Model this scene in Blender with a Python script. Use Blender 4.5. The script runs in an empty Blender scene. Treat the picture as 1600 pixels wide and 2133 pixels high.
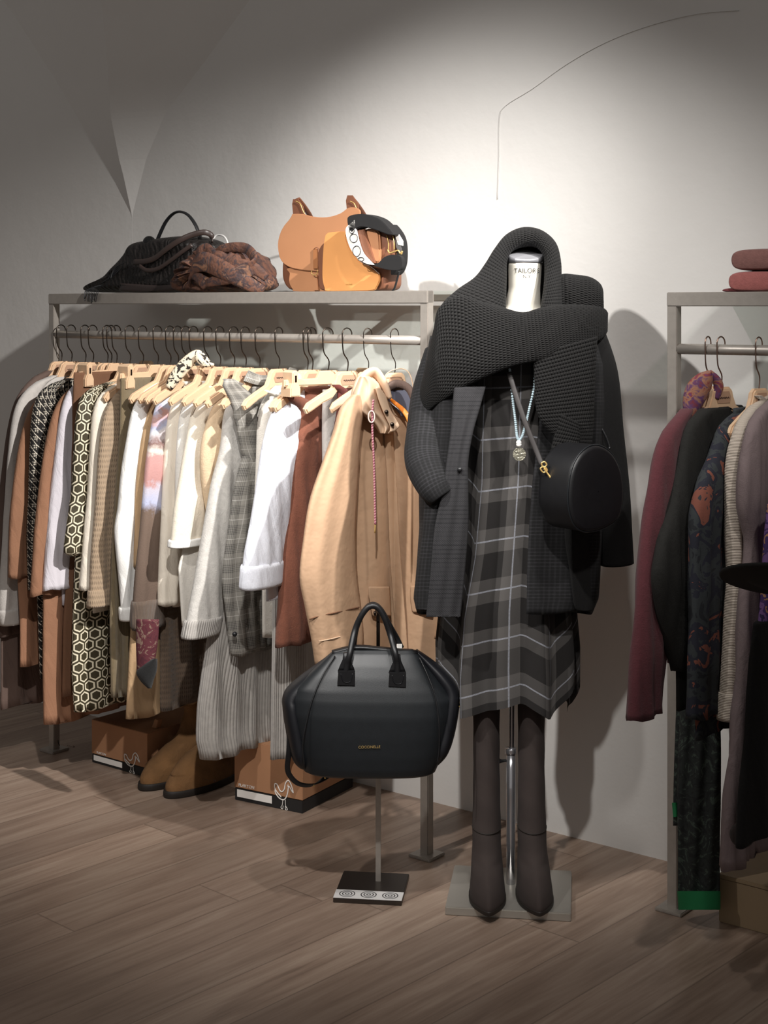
import bpy, bmesh, math, random
from mathutils import Vector, Matrix
random.seed(7)
S = bpy.context.scene
PI = math.pi
# ------------------------------------------------------------------ camera, world, lights, exposure
F = 3080.0; HY = 640.0; H = 1.45
cam = bpy.data.cameras.new('camera'); co = bpy.data.objects.new('camera', cam)
S.collection.objects.link(co); S.camera = co
co.location = (0, 0, H); co.rotation_euler = (PI/2, 0, 0)
cam.sensor_fit = 'VERTICAL'; cam.sensor_height = 36; cam.lens = 36*F/2133
cam.shift_y = -(1066.5-HY)/2133; cam.clip_start = .05
S.view_settings.view_transform = 'Standard'; S.view_settings.look = 'None'
S.view_settings.gamma = 1; S.view_settings.use_curve_mapping = False
S.view_settings.exposure = 0.0
w = bpy.data.worlds.new('room_light'); S.world = w; w.use_nodes = True
w.node_tree.nodes['Background'].inputs[0].default_value = (1.0, .95, .91, 1)
w.node_tree.nodes['Background'].inputs[1].default_value = .18

def P(px, py, d): return Vector(((px-800)/F*d, d, H-(py-HY)/F*d))
def spot(loc, tgt, power, angle, blend, radius, col):
    l = bpy.data.lights.new('ceiling_or_fill_spot', 'SPOT'); o = bpy.data.objects.new('ceiling_or_fill_spot', l)
    S.collection.objects.link(o); o.location = loc
    o.rotation_euler = (Vector(tgt)-Vector(loc)).to_track_quat('-Z', 'Y').to_euler()
    l.energy = power; l.spot_size = math.radians(angle); l.spot_blend = blend
    l.shadow_soft_size = radius; l.color = col
WARM = (1.0, .972, .94)
spot((-1.45, 2.25, 3.05), P(800, 680, 3.9), 325, 46, 1.0, .035, WARM)
spot((1.3, 2.1, 3.0), P(230, 960, 4.6), 720, 40, 1.0, .035, WARM)
spot((-.1, 1.3, 3.0), P(640, 1330, 4.0), 290, 38, 1.0, .04, WARM)
spot((1.1, 1.5, 2.9), P(1150, 850, 3.9), 110, 38, 1.0, .06, WARM)  # added fill lamp, lifts the mannequin's shadow on the wall
spot((.3, 2.5, 3.2), P(900, 1700, 3.9), 85, 42, 1.0, .05, WARM)

# ------------------------------------------------------------------ helpers
U = Vector((.79, -.6131, 0)); N = Vector((.6131, .79, 0)); ROT = math.atan2(-.6131, .79)
def obj(name, me, m=None, parent=None):
    o = bpy.data.objects.new(name, me); S.collection.objects.link(o)
    if m is not None: me.materials.append(m)
    if parent is not None: o.parent = parent
    return o
def tag(o, label, cat, group=None):
    o['label'] = label; o['category'] = cat
    if group: o['group'] = group
    return o
def thing(name, label, cat, loc=(0, 0, 0), rz=0, group=None):
    o = bpy.data.objects.new(name, None); S.collection.objects.link(o)
    o.location = loc; o.rotation_euler = (0, 0, rz); o.empty_display_size = .05
    return tag(o, label, cat, group)
def struct(o): o['kind'] = 'structure'; return o
def grid(name, rows, closed=True, cap=(True, True), smooth=True, uscale=1.0):
    bm = bmesh.new(); uv = bm.loops.layers.uv.new('UVMap'); n = len(rows[0])
    V = [[bm.verts.new(p) for p in r] for r in rows]
    mid = rows[len(rows)//2]
    us = [0.0]
    for i in range(n if closed else n-1): us.append(us[-1]+(Vector(mid[(i+1) % n])-Vector(mid[i])).length)
    vs = [0.0]
    for r in range(len(rows)-1):
        q = max((Vector(rows[r+1][i])-Vector(rows[r][i])).length for i in range(0, n, max(1, n//6)))
        vs.append(vs[-1]+q)
    for r in range(len(rows)-1):
        for i in range(n if closed else n-1):
            j = (i+1) % n
            try: f = bm.faces.new((V[r][i], V[r+1][i], V[r+1][j], V[r][j]))
            except ValueError: continue
            f.smooth = smooth
            for l, (a, b) in zip(f.loops, ((i, r), (i, r+1), (i+1, r+1), (i+1, r))): l[uv].uv = (us[a]*uscale, -vs[b])
    if closed:
        for k, rr in ((0, 0), (1, -1)):
            if cap[k]:
                c = bm.verts.new(sum((Vector(p) for p in rows[rr]), Vector())/n)
                for i in range(n):
                    f = bm.faces.new((V[rr][i], V[rr][(i+1) % n], c) if k == 0 else (V[rr][(i+1) % n], V[rr][i], c))
                    f.smooth = smooth
                    for l in f.loops: l[uv].uv = (us[i], -vs[rr])
    bmesh.ops.recalc_face_normals(bm, faces=bm.faces)
    me = bpy.data.meshes.new(name); bm.to_mesh(me); bm.free(); return me
def cat(pts, n):
    """Catmull-Rom resample of a list of tuples to n points"""
    pts = [Vector(p) if len(p) > 1 else Vector((p[0], 0)) for p in pts]; m = len(pts); out = []
    for k in range(n):
        t = k/(n-1)*(m-1); i = min(int(t), m-2); f = t-i
        p0 = pts[max(i-1, 0)]; p1 = pts[i]; p2 = pts[i+1]; p3 = pts[min(i+2, m-1)]
        out.append(.5*((2*p1)+(p2-p0)*f+(2*p0-5*p1+4*p2-p3)*f*f+(3*p1-p0-3*p2+p3)*f**3))
    return out
def catc(pts, n):
    pts = [Vector(p) for p in pts]; m = len(pts); out = []
    for k in range(n):
        t = k/n*m; i = int(t) % m; f = t-int(t)
        p0, p1, p2, p3 = (pts[(i+q) % m] for q in (-1, 0, 1, 2))
        out.append(.5*((2*p1)+(p2-p0)*f+(2*p0-5*p1+4*p2-p3)*f*f+(3*p1-p0-3*p2+p3)*f**3))
    return out
def sweep(name, path, ra, rb=None, n=12, res=None, side=None, smooth=True, closed_path=False, m=None, parent=None, power=2.0):
    """tube along a path; ra/rb radii (number or list along path); side = fixed vector for ra direction"""
    k = res or max(len(path)*4, 8)
    pts = catc(path, k) if closed_path else (cat(path, k) if len(path) > 2 else [Vector(path[0]).lerp(Vector(path[1]), i/(k-1)) for i in range(k)])
    def rr(r):
        if isinstance(r, (int, float)): return [r]*k
        c = cat([(q, 0) for q in r], k); return [q.x for q in c]
    A = rr(ra); B = rr(rb if rb is not None else ra); rows = []; prev = None
    for i, p in enumerate(pts):
        if closed_path: t = (pts[(i+1) % k]-pts[i-1])
        else: t = pts[min(i+1, k-1)]-pts[max(i-1, 0)]
        t.normalize()
        if side is not None: x = Vector(side)-t*Vector(side).dot(t)
        elif prev is None:
            x = Vector((0, 0, 1)) if abs(t.z) < .9 else Vector((0, 1, 0)); x = x-t*x.dot(t)
        else: x = prev-t*prev.dot(t)
        x.normalize(); y = t.cross(x); prev = x; row = []
        for j in range(n):
            a = 2*PI*j/n; c, s = math.cos(a), math.sin(a)
            e = 2/power
            row.append(p+x*(A[i]*math.copysign(abs(c)**e, c))+y*(B[i]*math.copysign(abs(s)**e, s)))
        rows.append(row)
    if closed_path: rows.append(rows[0]); me = grid(name, rows, True, (False, False), smooth)
    else: me = grid(name, rows, True, (True, True), smooth)
    return obj(name, me, m, parent)
def box(name, c, s, m, parent=None, bev=.002, rz=0, seg=2):
    bm = bmesh.new(); bmesh.ops.create_cube(bm, size=1)
    bmesh.ops.scale(bm, vec=s, verts=bm.verts)
    if bev: bmesh.ops.bevel(bm, geom=bm.edges[:], offset=bev, segments=seg, affect='EDGES')
    me = bpy.data.meshes.new(name); bm.to_mesh(me); bm.free()
    for f in me.polygons: f.use_smooth = False
    o = obj(name, me, m, parent); o.location = c; o.rotation_euler = (0, 0, rz); return o
def prism(name, outline, T, m, parent=None, bev=.003, axis='Y', y0=0.0, smooth_n=0, seg=2):
    """outline (a, z) extruded by T centred at y0; axis Y: a->x ; axis X: a->y"""
    if smooth_n: outline = [tuple(p) for p in catc(outline, smooth_n)]
    bm = bmesh.new()
    f = bm.faces.new([bm.verts.new((a, -T/2, z)) for a, z in outline])
    r = bmesh.ops.extrude_face_region(bm, geom=[f])
    bmesh.ops.translate(bm, vec=(0, T, 0), verts=[v for v in r['geom'] if isinstance(v, bmesh.types.BMVert)])
    bmesh.ops.recalc_face_normals(bm, faces=bm.faces)
    if bev:
        es = [e for e in bm.edges if abs(e.verts[0].co.y-e.verts[1].co.y) < 1e-6]
        bmesh.ops.bevel(bm, geom=es, offset=bev, segments=seg, affect='EDGES', clamp_overlap=True)
    for v in bm.verts:
        v.co.y += y0
        if axis == 'X': v.co = Vector((v.co.y, v.co.x, v.co.z))
    bmesh.ops.recalc_face_normals(bm, faces=bm.faces)
    big = [f for f in bm.faces if len(f.verts) > 4]
    bmesh.ops.triangulate(bm, faces=big)
    me = bpy.data.meshes.new(name); bm.to_mesh(me); bm.free()
    return obj(name, me, m, parent)
def pillow(name, outline, T, m, parent=None, n=64, edge=.35, wav=0.0, y0=0.0, seed=0, rings=9):
    """soft closed slab: outline (x, z), bulging in y"""
    o2 = catc(outline, n); c = sum(o2, Vector((0, 0)))/n; rows = []
    for k in range(rings*2+1):
        th = -PI/2+PI*k/(rings*2); q = math.cos(th)
        s = 1-(1-q**.8)*edge if abs(th) < PI/2-.01 else 1-edge
        row = []
        for i, p in enumerate(o2):
            v = c+(p-c)*s
            wv = wav*math.sin(i/n*PI*14+seed)*abs(math.sin(th))
            row.append(Vector((v.x, y0+T/2*math.sin(th)*(1+wv), v.y)))
        rows.append(row)
    return obj(name, grid(name, rows), m, parent)
def txt(name, s, size, loc, rot, m, parent=None, ext=.0004, align='CENTER'):
    cu = bpy.data.curves.new(name, 'FONT'); cu.body = s; cu.size = size; cu.align_x = align; cu.align_y = 'CENTER'; cu.extrude = ext
    t = bpy.data.objects.new(name+'_c', cu); S.collection.objects.link(t)
    bpy.context.view_layer.update()
    me = bpy.data.meshes.new_from_object(t.evaluated_get(bpy.context.evaluated_depsgraph_get()))
    bpy.data.objects.remove(t); me.materials.clear()
    o = obj(name, me, m, parent); o.location = loc; o.rotation_euler = rot; return o

# ------------------------------------------------------------------ node expressions
class E:
    nt = None
    def __init__(s, v): s.v = v
    @staticmethod
    def op(o, *a):
        n = E.nt.nodes.new('ShaderNodeMath'); n.operation = o
        for i, x in enumerate(a):
            x = x.v if isinstance(x, E) else x
            if isinstance(x, (int, float)): n.inputs[i].default_value = x
            else: E.nt.links.new(x, n.inputs[i])
        return E(n.outputs[0])
    def __add__(s, o): return E.op('ADD', s, o)
    __radd__ = __add__
    def __sub__(s, o): return E.op('SUBTRACT', s, o)
    def __rsub__(s, o): return E.op('SUBTRACT', o, s)
    def __mul__(s, o): return E.op('MULTIPLY', s, o)
    __rmul__ = __mul__
    def __truediv__(s, o): return E.op('DIVIDE', s, o)
    def sin(s): return E.op('SINE', s)
    def abs(s): return E.op('ABSOLUTE', s)
    def fr(s): return s-E.op('FLOOR', s)
    def floor(s): return E.op('FLOOR', s)
    def lt(s, o): return E.op('LESS_THAN', s, o)
    def gt(s, o): return E.op('GREATER_THAN', s, o)
    def max(s, o): return E.op('MAXIMUM', s, o)
    def min(s, o): return E.op('MINIMUM', s, o)
    def pow(s, o): return E.op('POWER', s, o)
    def clamp(s): return s.max(0.0).min(1.0)
def col4(c): return (c[0], c[1], c[2], 1) if isinstance(c, tuple) else c
def lin(r, g, b): return tuple((x/255/12.92 if x/255 < .04045 else ((x/255+.055)/1.055)**2.4) for x in (r, g, b))
def mixc(f, a, b):
    n = E.nt.nodes.new('ShaderNodeMix'); n.data_type = 'RGBA'
    for i, x in ((0, f), (6, a), (7, b)):
        if isinstance(x, E): E.nt.links.new(x.v, n.inputs[i])
        elif isinstance(x, (int, float)): n.inputs[i].default_value = x
        elif isinstance(x, tuple): n.inputs[i].default_value = col4(x)
        else: E.nt.links.new(x, n.inputs[i])
    return n.outputs[2]
def coords(kind='UV', scale=1.0, rot=0.0):
    n = E.nt.nodes.new('ShaderNodeTexCoord'); s = E.nt.nodes.new('ShaderNodeSeparateXYZ')
    E.nt.links.new(n.outputs[kind], s.inputs[0]); return E(s.outputs[0]), E(s.outputs[1]), E(s.outputs[2]), n.outputs[kind]
def noise(vec, scale, detail=3, rough=.5, dist=0.0):
    n = E.nt.nodes.new('ShaderNodeTexNoise'); n.inputs['Scale'].default_value = scale; n.inputs['Detail'].default_value = detail
    n.inputs['Roughness'].default_value = rough; n.inputs['Distortion'].default_value = dist
    E.nt.links.new(vec, n.inputs['Vector']); return E(n.outputs[0])
def ramp(f, stops, interp='LINEAR'):
    n = E.nt.nodes.new('ShaderNodeValToRGB'); cr = n.color_ramp; cr.interpolation = interp
    while len(cr.elements) < len(stops): cr.elements.new(.5)
    for e, (p, c) in zip(cr.elements, stops): e.position = p; e.color = col4(c)
    E.nt.links.new(f.v, n.inputs[0]); return n.outputs[0]
MATS = {}
def mat(name, base, rough=.8, metal=0.0, bump=None, bstr=.3, bdist=.002, sheen=0.0, **kw):
    m = bpy.data.materials.new(name); m.use_nodes = True; E.nt = m.node_tree; b = m.node_tree.nodes['Principled BSDF']
    c = base() if callable(base) else base
    if isinstance(c, tuple): b.inputs['Base Color'].default_value = col4(c)
    else: E.nt.links.new(c, b.inputs['Base Color'])
    if callable(rough): E.nt.links.new(rough().v, b.inputs['Roughness'])
    else: b.inputs['Roughness'].default_value = rough
    b.inputs['Metallic'].default_value = metal
    if sheen: b.inputs['Sheen Weight'].default_value = sheen; b.inputs['Sheen Roughness'].default_value = .5
    for k, v in kw.items(): b.inputs[k.replace('_', ' ')].default_value = v
    if bump:
        n = E.nt.nodes.new('ShaderNodeBump'); n.inputs['Strength'].default_value = bstr; n.inputs['Distance'].default_value = bdist
        E.nt.links.new(bump().v, n.inputs['Height']); E.nt.links.new(n.outputs[0], b.inputs['Normal'])
    return m
def var(c, amt=.12, scale=30, detail=4):
    def f():
        _, _, _, v = coords('Object'); n = noise(v, scale, detail)
        return mixc(n, tuple(x*(1-amt*2) for x in c), tuple(min(1, x*(1+amt*2)) for x in c))
    return f
def b_noise(scale, detail=3):
    def f():
        _, _, _, v = coords('Object'); return noise(v, scale, detail, .6)
    return f
def b_weave(k=900):
    def f():
        x, y, _, _ = coords('UV'); return (x*k).sin()*(y*k).sin()
    return f
def b_rib(k=520, nz=.3):
    def f():
        x, y, _, v = coords('UV'); _, _, _, o = coords('Object'); return (x*k).sin().abs()+noise(o, 300, 2)*nz
    return f
def b_hrib(k=520):
    def f():
        x, y, _, v = coords('UV'); _, _, _, o = coords('Object'); return (y*k).sin().abs()+noise(o, 300, 2)*.3
    return f
def b_knit(k=500, ky=380):
    def f():
        x, y, _, _ = coords('UV'); _, _, _, o = coords('Object')
        xx = x*k; d = (xx.sin()).abs()
        return ((y*ky+d*2.2).sin()*.5+d)*1.0+noise(o, 260, 2)*.5
    return f
def b_fuzz(s=240):
    def f():
        _, _, _, v = coords('Object'); return noise(v, s, 6, .75)+noise(v, s*.2, 3)*.6
    return f
def b_wrink():
    x, y, z, o = coords('Object'); c = E.nt.nodes.new('ShaderNodeCombineXYZ')
    E.nt.links.new((x*1.0).v, c.inputs[0]); E.nt.links.new((y+z*.3).v, c.inputs[1]); E.nt.links.new((z*.22).v, c.inputs[2])
    return noise(c.outputs[0], 26, 3, .5, .8)*6+noise(o, 420, 2)*.5
def cloth(name, rgb, amt=.06, **k): return mat(name, var(lin(*rgb), amt, 14), .92, bump=b_wrink, bstr=.4, bdist=.003, **k)
def wool(name, rgb, amt=.12): return mat(name, var(lin(*rgb), amt, 90), .97, bump=b_fuzz(), bstr=.55, bdist=.004, sheen=.1)
def knitm(name, rgb, amt=.1, k=500): return mat(name, var(lin(*rgb), amt, 60), .95, bump=b_knit(k, k*.8), bstr=.5, bdist=.002, sheen=.2)
def ribm(name, rgb, k=600): return mat(name, var(lin(*rgb), .1, 60), .95, bump=b_rib(k), bstr=.7, bdist=.003, sheen=.2)

def hexpat(S_=28, dark=lin(62, 54, 34), light=lin(232, 222, 196)):
    def f():
        x, y, _, v = coords('UV'); x = x*S_; y = y*S_
        ax = x.fr()-.5; ay = (y/1.7320508).fr()*1.7320508-.8660254
        bx = (x+.5).fr()-.5; by = ((y+.8660254)/1.7320508).fr()*1.7320508-.8660254
        sel = (ax*ax+ay*ay).lt(bx*bx+by*by)
        gx = (ax*sel+bx*(1-sel)).abs(); gy = (ay*sel+by*(1-sel)).abs()
        d = gx.max(gx*.5+gy*.8660254)
        ring = d.gt(.31)*d.lt(.425)
        return mixc(ring, dark, light)
    return f
def houndpat(S_=55, dark=lin(28, 24, 22), light=lin(225, 216, 200)):
    def f():
        x, y, _, v = coords('UV'); _, _, _, o = coords('Object'); x = x*S_+noise(o, 40, 1)*.3; y = y*S_
        i = ((x*.5).fr()*2).floor(); j = ((y*.5).fr()*2).floor()
        same = 1-(i-j).abs(); diag = (x*1+y).fr().gt(.5)
        c = same*i*((x*2).fr().gt(.35))*((y*2).fr().gt(.3))+(1-same)*((x+y).fr().gt(.72))
        return mixc(c, dark, light)
    return f
def checkpat(base=lin(150, 146, 138), dark=lin(70, 68, 66), light=lin(200, 196, 190), big=.055):
    def f():
        x, y, _, v = coords('UV'); _, _, _, o = coords('Object')
        fx = (x*2600/2).sin()*.5+.5; fy = (y*2600/2).sin()*.5+.5
        bx = (x/big).fr().lt(.5); by = (y/big).fr().lt(.5)
        k = (fx*bx+fy*by)*.5+noise(o, 500, 1)*.25-.05
        line = ((x/big).fr()-.75).abs().lt(.02).max(((y/big).fr()-.75).abs().lt(.02))
        c = mixc(k.clamp(), base, dark)
        return mixc(line*.5, c, light)
    return f
def darkcheck(base=lin(24, 24, 26), light=lin(66, 65, 70), sc=.0125, sy=.009, amt=.8):
    def f():
        x, y, _, v = coords('UV'); _, _, _, o = coords('Object')
        a = ((x/sc).fr()-.5).abs().lt(.2); b = ((y/sy).fr()-.5).abs().lt(.16)
        g = ((y/.085).fr()).lt(.6)*.6+.4; h = ((x/.07).fr()).lt(.6)*.5+.5
        k = ((a*h*.45+b*g*.8)*noise(o, 120, 3)*1.6).clamp()
        return mixc(k*amt, base, light)
    return f
def plaid():
    def f():
        x, y, _, v = coords('Object'); zz = coords('Object')[2]; _, _, _, o = coords('Object')
        ux, uy, _, _ = coords('UV')
        px = (ux/.098+.30).fr(); py = (uy/.1245+.62).fr()
        def bands(p): return ((p-.5).abs().lt(.24))
        wd = bands(px)*.24+bands(py)*.26
        ln = ((px-.5).abs().lt(.017)).max((py-.5).abs().lt(.016))
        c = mixc(wd, lin(24, 21, 20), lin(112, 108, 105)); n = noise(o, 300, 2)
        return mixc((ln*(.2+n*.6)).clamp(), c, lin(165, 168, 178))
    return f
def floralpat(cols, sc=14, dist=1.5):
    def f():
        _, _, _, o = coords('Object'); n = noise(o, sc, 3, .6, dist); k = len(cols)
        return ramp(n, [(.28+.44*i/(k-1) if i else 0.0, lin(*c)) for i, c in enumerate(cols)], 'CONSTANT')
    return f
def bandpat(z0, stops, warp=.05, sc=18):
    """stops as (absolute z height, rgb) from low to high"""
    lo = stops[0][0]; hi = stops[-1][0]
    def f():
        _, _, z, o = coords('Object'); n = noise(o, sc, 4, .7)
        t = (z+z0+(n-.5)*warp*2-lo)/(hi-lo)
        return ramp(t.clamp(), [((a-lo)/(hi-lo), lin(*c)) for a, c in stops])
    return f

def b_wrink2():
    o = coords('Object')[3]; return noise(o, 30, 4, .6, 1.5)*2+noise(o, 400, 3)*.5
M = dict(
 steel=mat('brushed_steel', var(lin(172, 165, 157), .06, 60), .42, .55, bump=b_noise(180, 2), bstr=.05),
 chrome=mat('chrome', lin(225, 225, 230), .12, .85),
 hook=mat('dark_hook_wire', lin(70, 62, 56), .35, 1.0),
 hook2=mat('copper_hook_wire', lin(150, 125, 112), .35, 1.0),
 gold=mat('gold_metal', lin(236, 200, 128), .3, .6),
 wood=mat('pale_hanger_wood', var(lin(218, 184, 150), .05, 25), .5, bump=b_noise(120, 2), bstr=.05),
 woodp=mat('hanger_plate_recess', lin(178, 142, 116), .6),
 ink=mat('dark_print', lin(70, 48, 38), .7),
 blackink=mat('black_print', lin(30, 28, 28), .7),
 white=mat('white_print', lin(240, 236, 230), .7),
 blk=mat('black_leather', var(lin(22, 22, 24), .1, 60), .42, bump=b_noise(500, 3), bstr=.12, bdist=.001),
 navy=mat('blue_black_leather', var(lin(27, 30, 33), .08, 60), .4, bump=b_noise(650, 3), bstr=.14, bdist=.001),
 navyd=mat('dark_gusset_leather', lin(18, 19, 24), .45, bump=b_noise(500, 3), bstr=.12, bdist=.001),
 tan=mat('tan_leather', var(lin(186, 132, 94), .04, 12), .48, bump=b_noise(380, 3), bstr=.08, bdist=.001),
 tan2=mat('golden_tan_leather', var(lin(220, 154, 92), .04, 12), .45, bump=b_noise(380, 3), bstr=.08, bdist=.001),
 tan3=mat('brown_leather', var(lin(122, 78, 56), .06, 20), .5, bump=b_noise(380, 3), bstr=.08, bdist=.001),
 card=mat('brown_cardboard', var(lin(170, 124, 90), .05, 14), .85, bump=b_noise(200, 2), bstr=.05),
 suedeb=mat('brown_suede', var(lin(122, 88, 54), .32, 14, 5), .95, bump=b_wrink2, bstr=.5, bdist=.004),
 suedeg=mat('dark_taupe_suede', var(lin(58, 49, 46), .14, 20, 5), .95, bump=b_fuzz(500), bstr=.3, bdist=.001),
 sole=mat('dark_sole', lin(34, 28, 24), .6),
)
def glassmat():
    m = bpy.data.materials.new('shelf_glass'); m.use_nodes = True; nt = m.node_tree; nt.nodes.clear()
    o = nt.nodes.new('ShaderNodeOutputMaterial'); mx = nt.nodes.new('ShaderNodeMixShader'); t = nt.nodes.new('ShaderNodeBsdfTransparent'); g = nt.nodes.new('ShaderNodeBsdfGlossy')
    t.inputs[0].default_value = (.95, .985, .965, 1); g.inputs['Roughness'].default_value = .03; mx.inputs[0].default_value = .12
    nt.links.new(t.outputs[0], mx.inputs[1]); nt.links.new(g.outputs[0], mx.inputs[2]); nt.links.new(mx.outputs[0], o.inputs[0]); return m
M['glass'] = glassmat()

# ------------------------------------------------------------------ room: wall with vault springer, floor
cW = 3.512
def wall_coord(px, py):
    k = (px-800)/F; d = cW/(.6131*k+.79); p = P(px, py, d); return p.x*.79-p.y*.6131, p.z
CR = [wall_coord(*q) for q in ((275, 450), (305, 330), (345, 235), (425, 130), (520, 0), (640, -160), (800, -330))]
CL = [wall_coord(*q) for q in ((275, 450), (235, 370), (200, 310), (115, 165), (25, 25), (-90, -120), (-260, -300))]
def interp(L, z):
    if z <= L[0][1]: return L[0][0]
    for (a, b), (c, d) in zip(L, L[1:]):
        if z <= d: return a+(c-a)*(z-b)/(d-b)
    return L[-1][0]
rows = []; zs = [0, .3, .8, 1.2]+[1.4+i*.02 for i in range(86)]
for z in zs:
    a = interp(CL, z) if z > CR[0][1] else CL[0][0]-.001; b = interp(CR, z) if z > CR[0][1] else CR[0][0]+.001
    ss = [-7+(a+7)*i/30 for i in range(30)]+[a+(b-a)*i/40 for i in range(40)]+[b+(3.3-b)*i/40 for i in range(41)]; row = []
    for s in ss:
        w_ = max(0, min(b-s, (s-a)))*.24
        p = U*s+N*(cW-w_); row.append(Vector((p.x, p.y, z)))
    rows.append(row)
def wallcol():
    _, _, _, o = coords('Object'); n = noise(o, 1.3, 4, .55); n2 = noise(o, 6, 5, .6)
    return mixc((n*.7+n2*.3).clamp(), lin(214, 211, 207), lin(228, 226, 222))
wallm = mat('plaster_wall', wallcol, .88, bump=lambda: noise(coords('Object')[3], 4, 5, .6)+noise(coords('Object')[3], 60, 3)*.08, bstr=.25, bdist=.015)
struct(obj('wall_back', grid('wall_back', rows, closed=False, smooth=False), wallm))
hair = mat('crack_line', lin(206, 204, 200), .9)
def onwall(px, py, off=.0):
    s, z = wall_coord(px, py); p = U*s+N*(cW-off); return Vector((p.x, p.y, z))
struct(sweep('trim_1', [onwall(*q, .0015) for q in ((1037, 415), (1040, 330), (1041, 250), (1052, 222), (1110, 185), (1180, 135), (1260, 90), (1350, 55), (1450, 30), (1540, 22))], 0.0011, .0007, n=6, m=hair, side=N))

def floorcol():
    x, y, _, o = coords('Object')
    c, s = math.cos(math.radians(47.5)), math.sin(math.radians(47.5))
    a = x*c+y*s; b = y*c-x*s
    W = .15; row = (b/W).floor(); off = (row*12.9898).sin()*43.7; a2 = (a+off)/1.55; pid = row*7.13+(a2.floor())*3.77
    tone = ((pid*78.233).sin()*4375.5).fr()
    cmb = E.nt.nodes.new('ShaderNodeCombineXYZ')
    E.nt.links.new((a*2.2+pid).v, cmb.inputs[0]); E.nt.links.new((b*26).v, cmb.inputs[1]); E.nt.links.new(pid.v, cmb.inputs[2])
    g = noise(cmb.outputs[0], 1.0, 6, .6, .6)
    cmb2 = E.nt.nodes.new('ShaderNodeCombineXYZ')
    E.nt.links.new((a*5+pid).v, cmb2.inputs[0]); E.nt.links.new((b*110).v, cmb2.inputs[1])
    g2 = noise(cmb2.outputs[0], 1.0, 3, .6)
    base = ramp((g*.75+g2*.3).clamp(), [(.28, lin(118, 98, 84)), (.5, lin(160, 137, 120)), (.7, lin(186, 165, 147))])
    base = mixc(tone*.55, base, lin(112, 94, 82))
    gap = ((b/W).fr()-.5).abs().gt(.487).max((a2.fr()-.5).abs().gt(.4985))
    return mixc(gap*.4, base, lin(70, 56, 46))
fm = mat('oak_plank_floor', floorcol, .42, bump=lambda: noise(coords('Object')[3], 45, 4), bstr=.08, bdist=.003)
p0, p1, p2, p3 = [Vector((v.x, v.y, 0)) for v in (U*-7+N*cW, U*4+N*cW, U*4-N*3, U*-7-N*3)]
struct(obj('floor', grid('floor', [[p0, p1], [p3, p2]], closed=False, smooth=False), fm))

# ------------------------------------------------------------------ racks
A0 = Vector((-1.079, 4.838, 0)); B0 = Vector((.113, 3.907, 0)); L1 = (B0-A0).length
RU = (B0-A0)/L1; RN = Vector((-RU.y, RU.x, 0)); RROT = math.atan2(RU.y, RU.x)
RZ = 1.362
def rack(name, label, base, length, ztop, zrail, right_post=True):
    r = thing(name, label, 'clothes rack', base, RROT)
    T = .026
    box('post', (0, 0, ztop/2), (T, T, ztop), M['steel'], r)
    box('foot_plate', (0, 0, .004), (.07, .07, .008), M['steel'], r)
    if right_post:
        box('post', (length, 0, ztop/2), (T, T, ztop), M['steel'], r)
        box('foot_plate', (length, 0, .004), (.07, .07, .008), M['steel'], r)
    box('top_beam', (length/2, 0, ztop-.017), (length+T, T+.004, .034), M['steel'], r)
    box('rear_beam', (length/2, .325, ztop-.017), (length-.1, .02, .02), M['steel'], r)
    g = box('glass_shelf', (length/2+.01, .17, ztop-.004), (length-.02 if right_post else length, .31, .008), M['glass'], r, .001)
    g['label'] = 'clear glass shelf with green edge'
    for x in ((.36, length-.3) if right_post else (.42,)):
        box('shelf_bracket', (x, .17, ztop-.02), (.03, .33, .022), M['steel'], r)
    sweep('hanging_rail', [(.01, 0, zrail), (length-.01, 0, zrail)], .0125, n=20, m=M['steel'], parent=r)
    return r
rack('clothes_rack', 'brushed steel clothes rack with full row of light and brown garments left of mannequin', A0, L1, 1.494, RZ)
C0 = Vector((.699, 3.56, 0))
rack('clothes_rack', 'brushed steel clothes rack cut off by the right edge, with maroon sweater', C0, 1.0, 1.486, 1.350, False)

# ------------------------------------------------------------------ hangers
def rail_at(px, o=A0):
    k = (px-800)/F; s = (k*o.y-o.x)/(RU.x-k*RU.y); return o+RU*s
HZ = -.088   # top of hanger body below rail
HO = [(-.03, 0), (.03, 0), (.042, -.008), (.047, -.022), (.075, -.044), (.13, -.062), (.185, -.082), (.2, -.097), (.19, -.11), (.17, -.104), (.12, -.084), (.075, -.072), (.045, -.058), (.02, -.05), (-.02, -.05), (-.045, -.058), (-.075, -.072), (-.12, -.084), (-.17, -.104), (-.19, -.11), (-.2, -.097), (-.185, -.082), (-.13, -.062), (-.075, -.044), (-.047, -.022), (-.042, -.008)]
_proto = {}
def mk_hook(hm, parent):
    pts = []
    for i in range(9):
        a = math.radians(-20+i*26); pts.append((0, .018*math.cos(a), .0135+.0035+.0*i+.0165*math.sin(a)-.003))
    pts = [(0, p[1], p[2]) for p in pts]
    pts += [(0, -.0165, -.018), (0, -.012, -.04), (0, .004, -.062), (0, .0, HZ-.004)]
    return sweep('hook', pts, .0018, n=8, m=hm, parent=parent)
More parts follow.
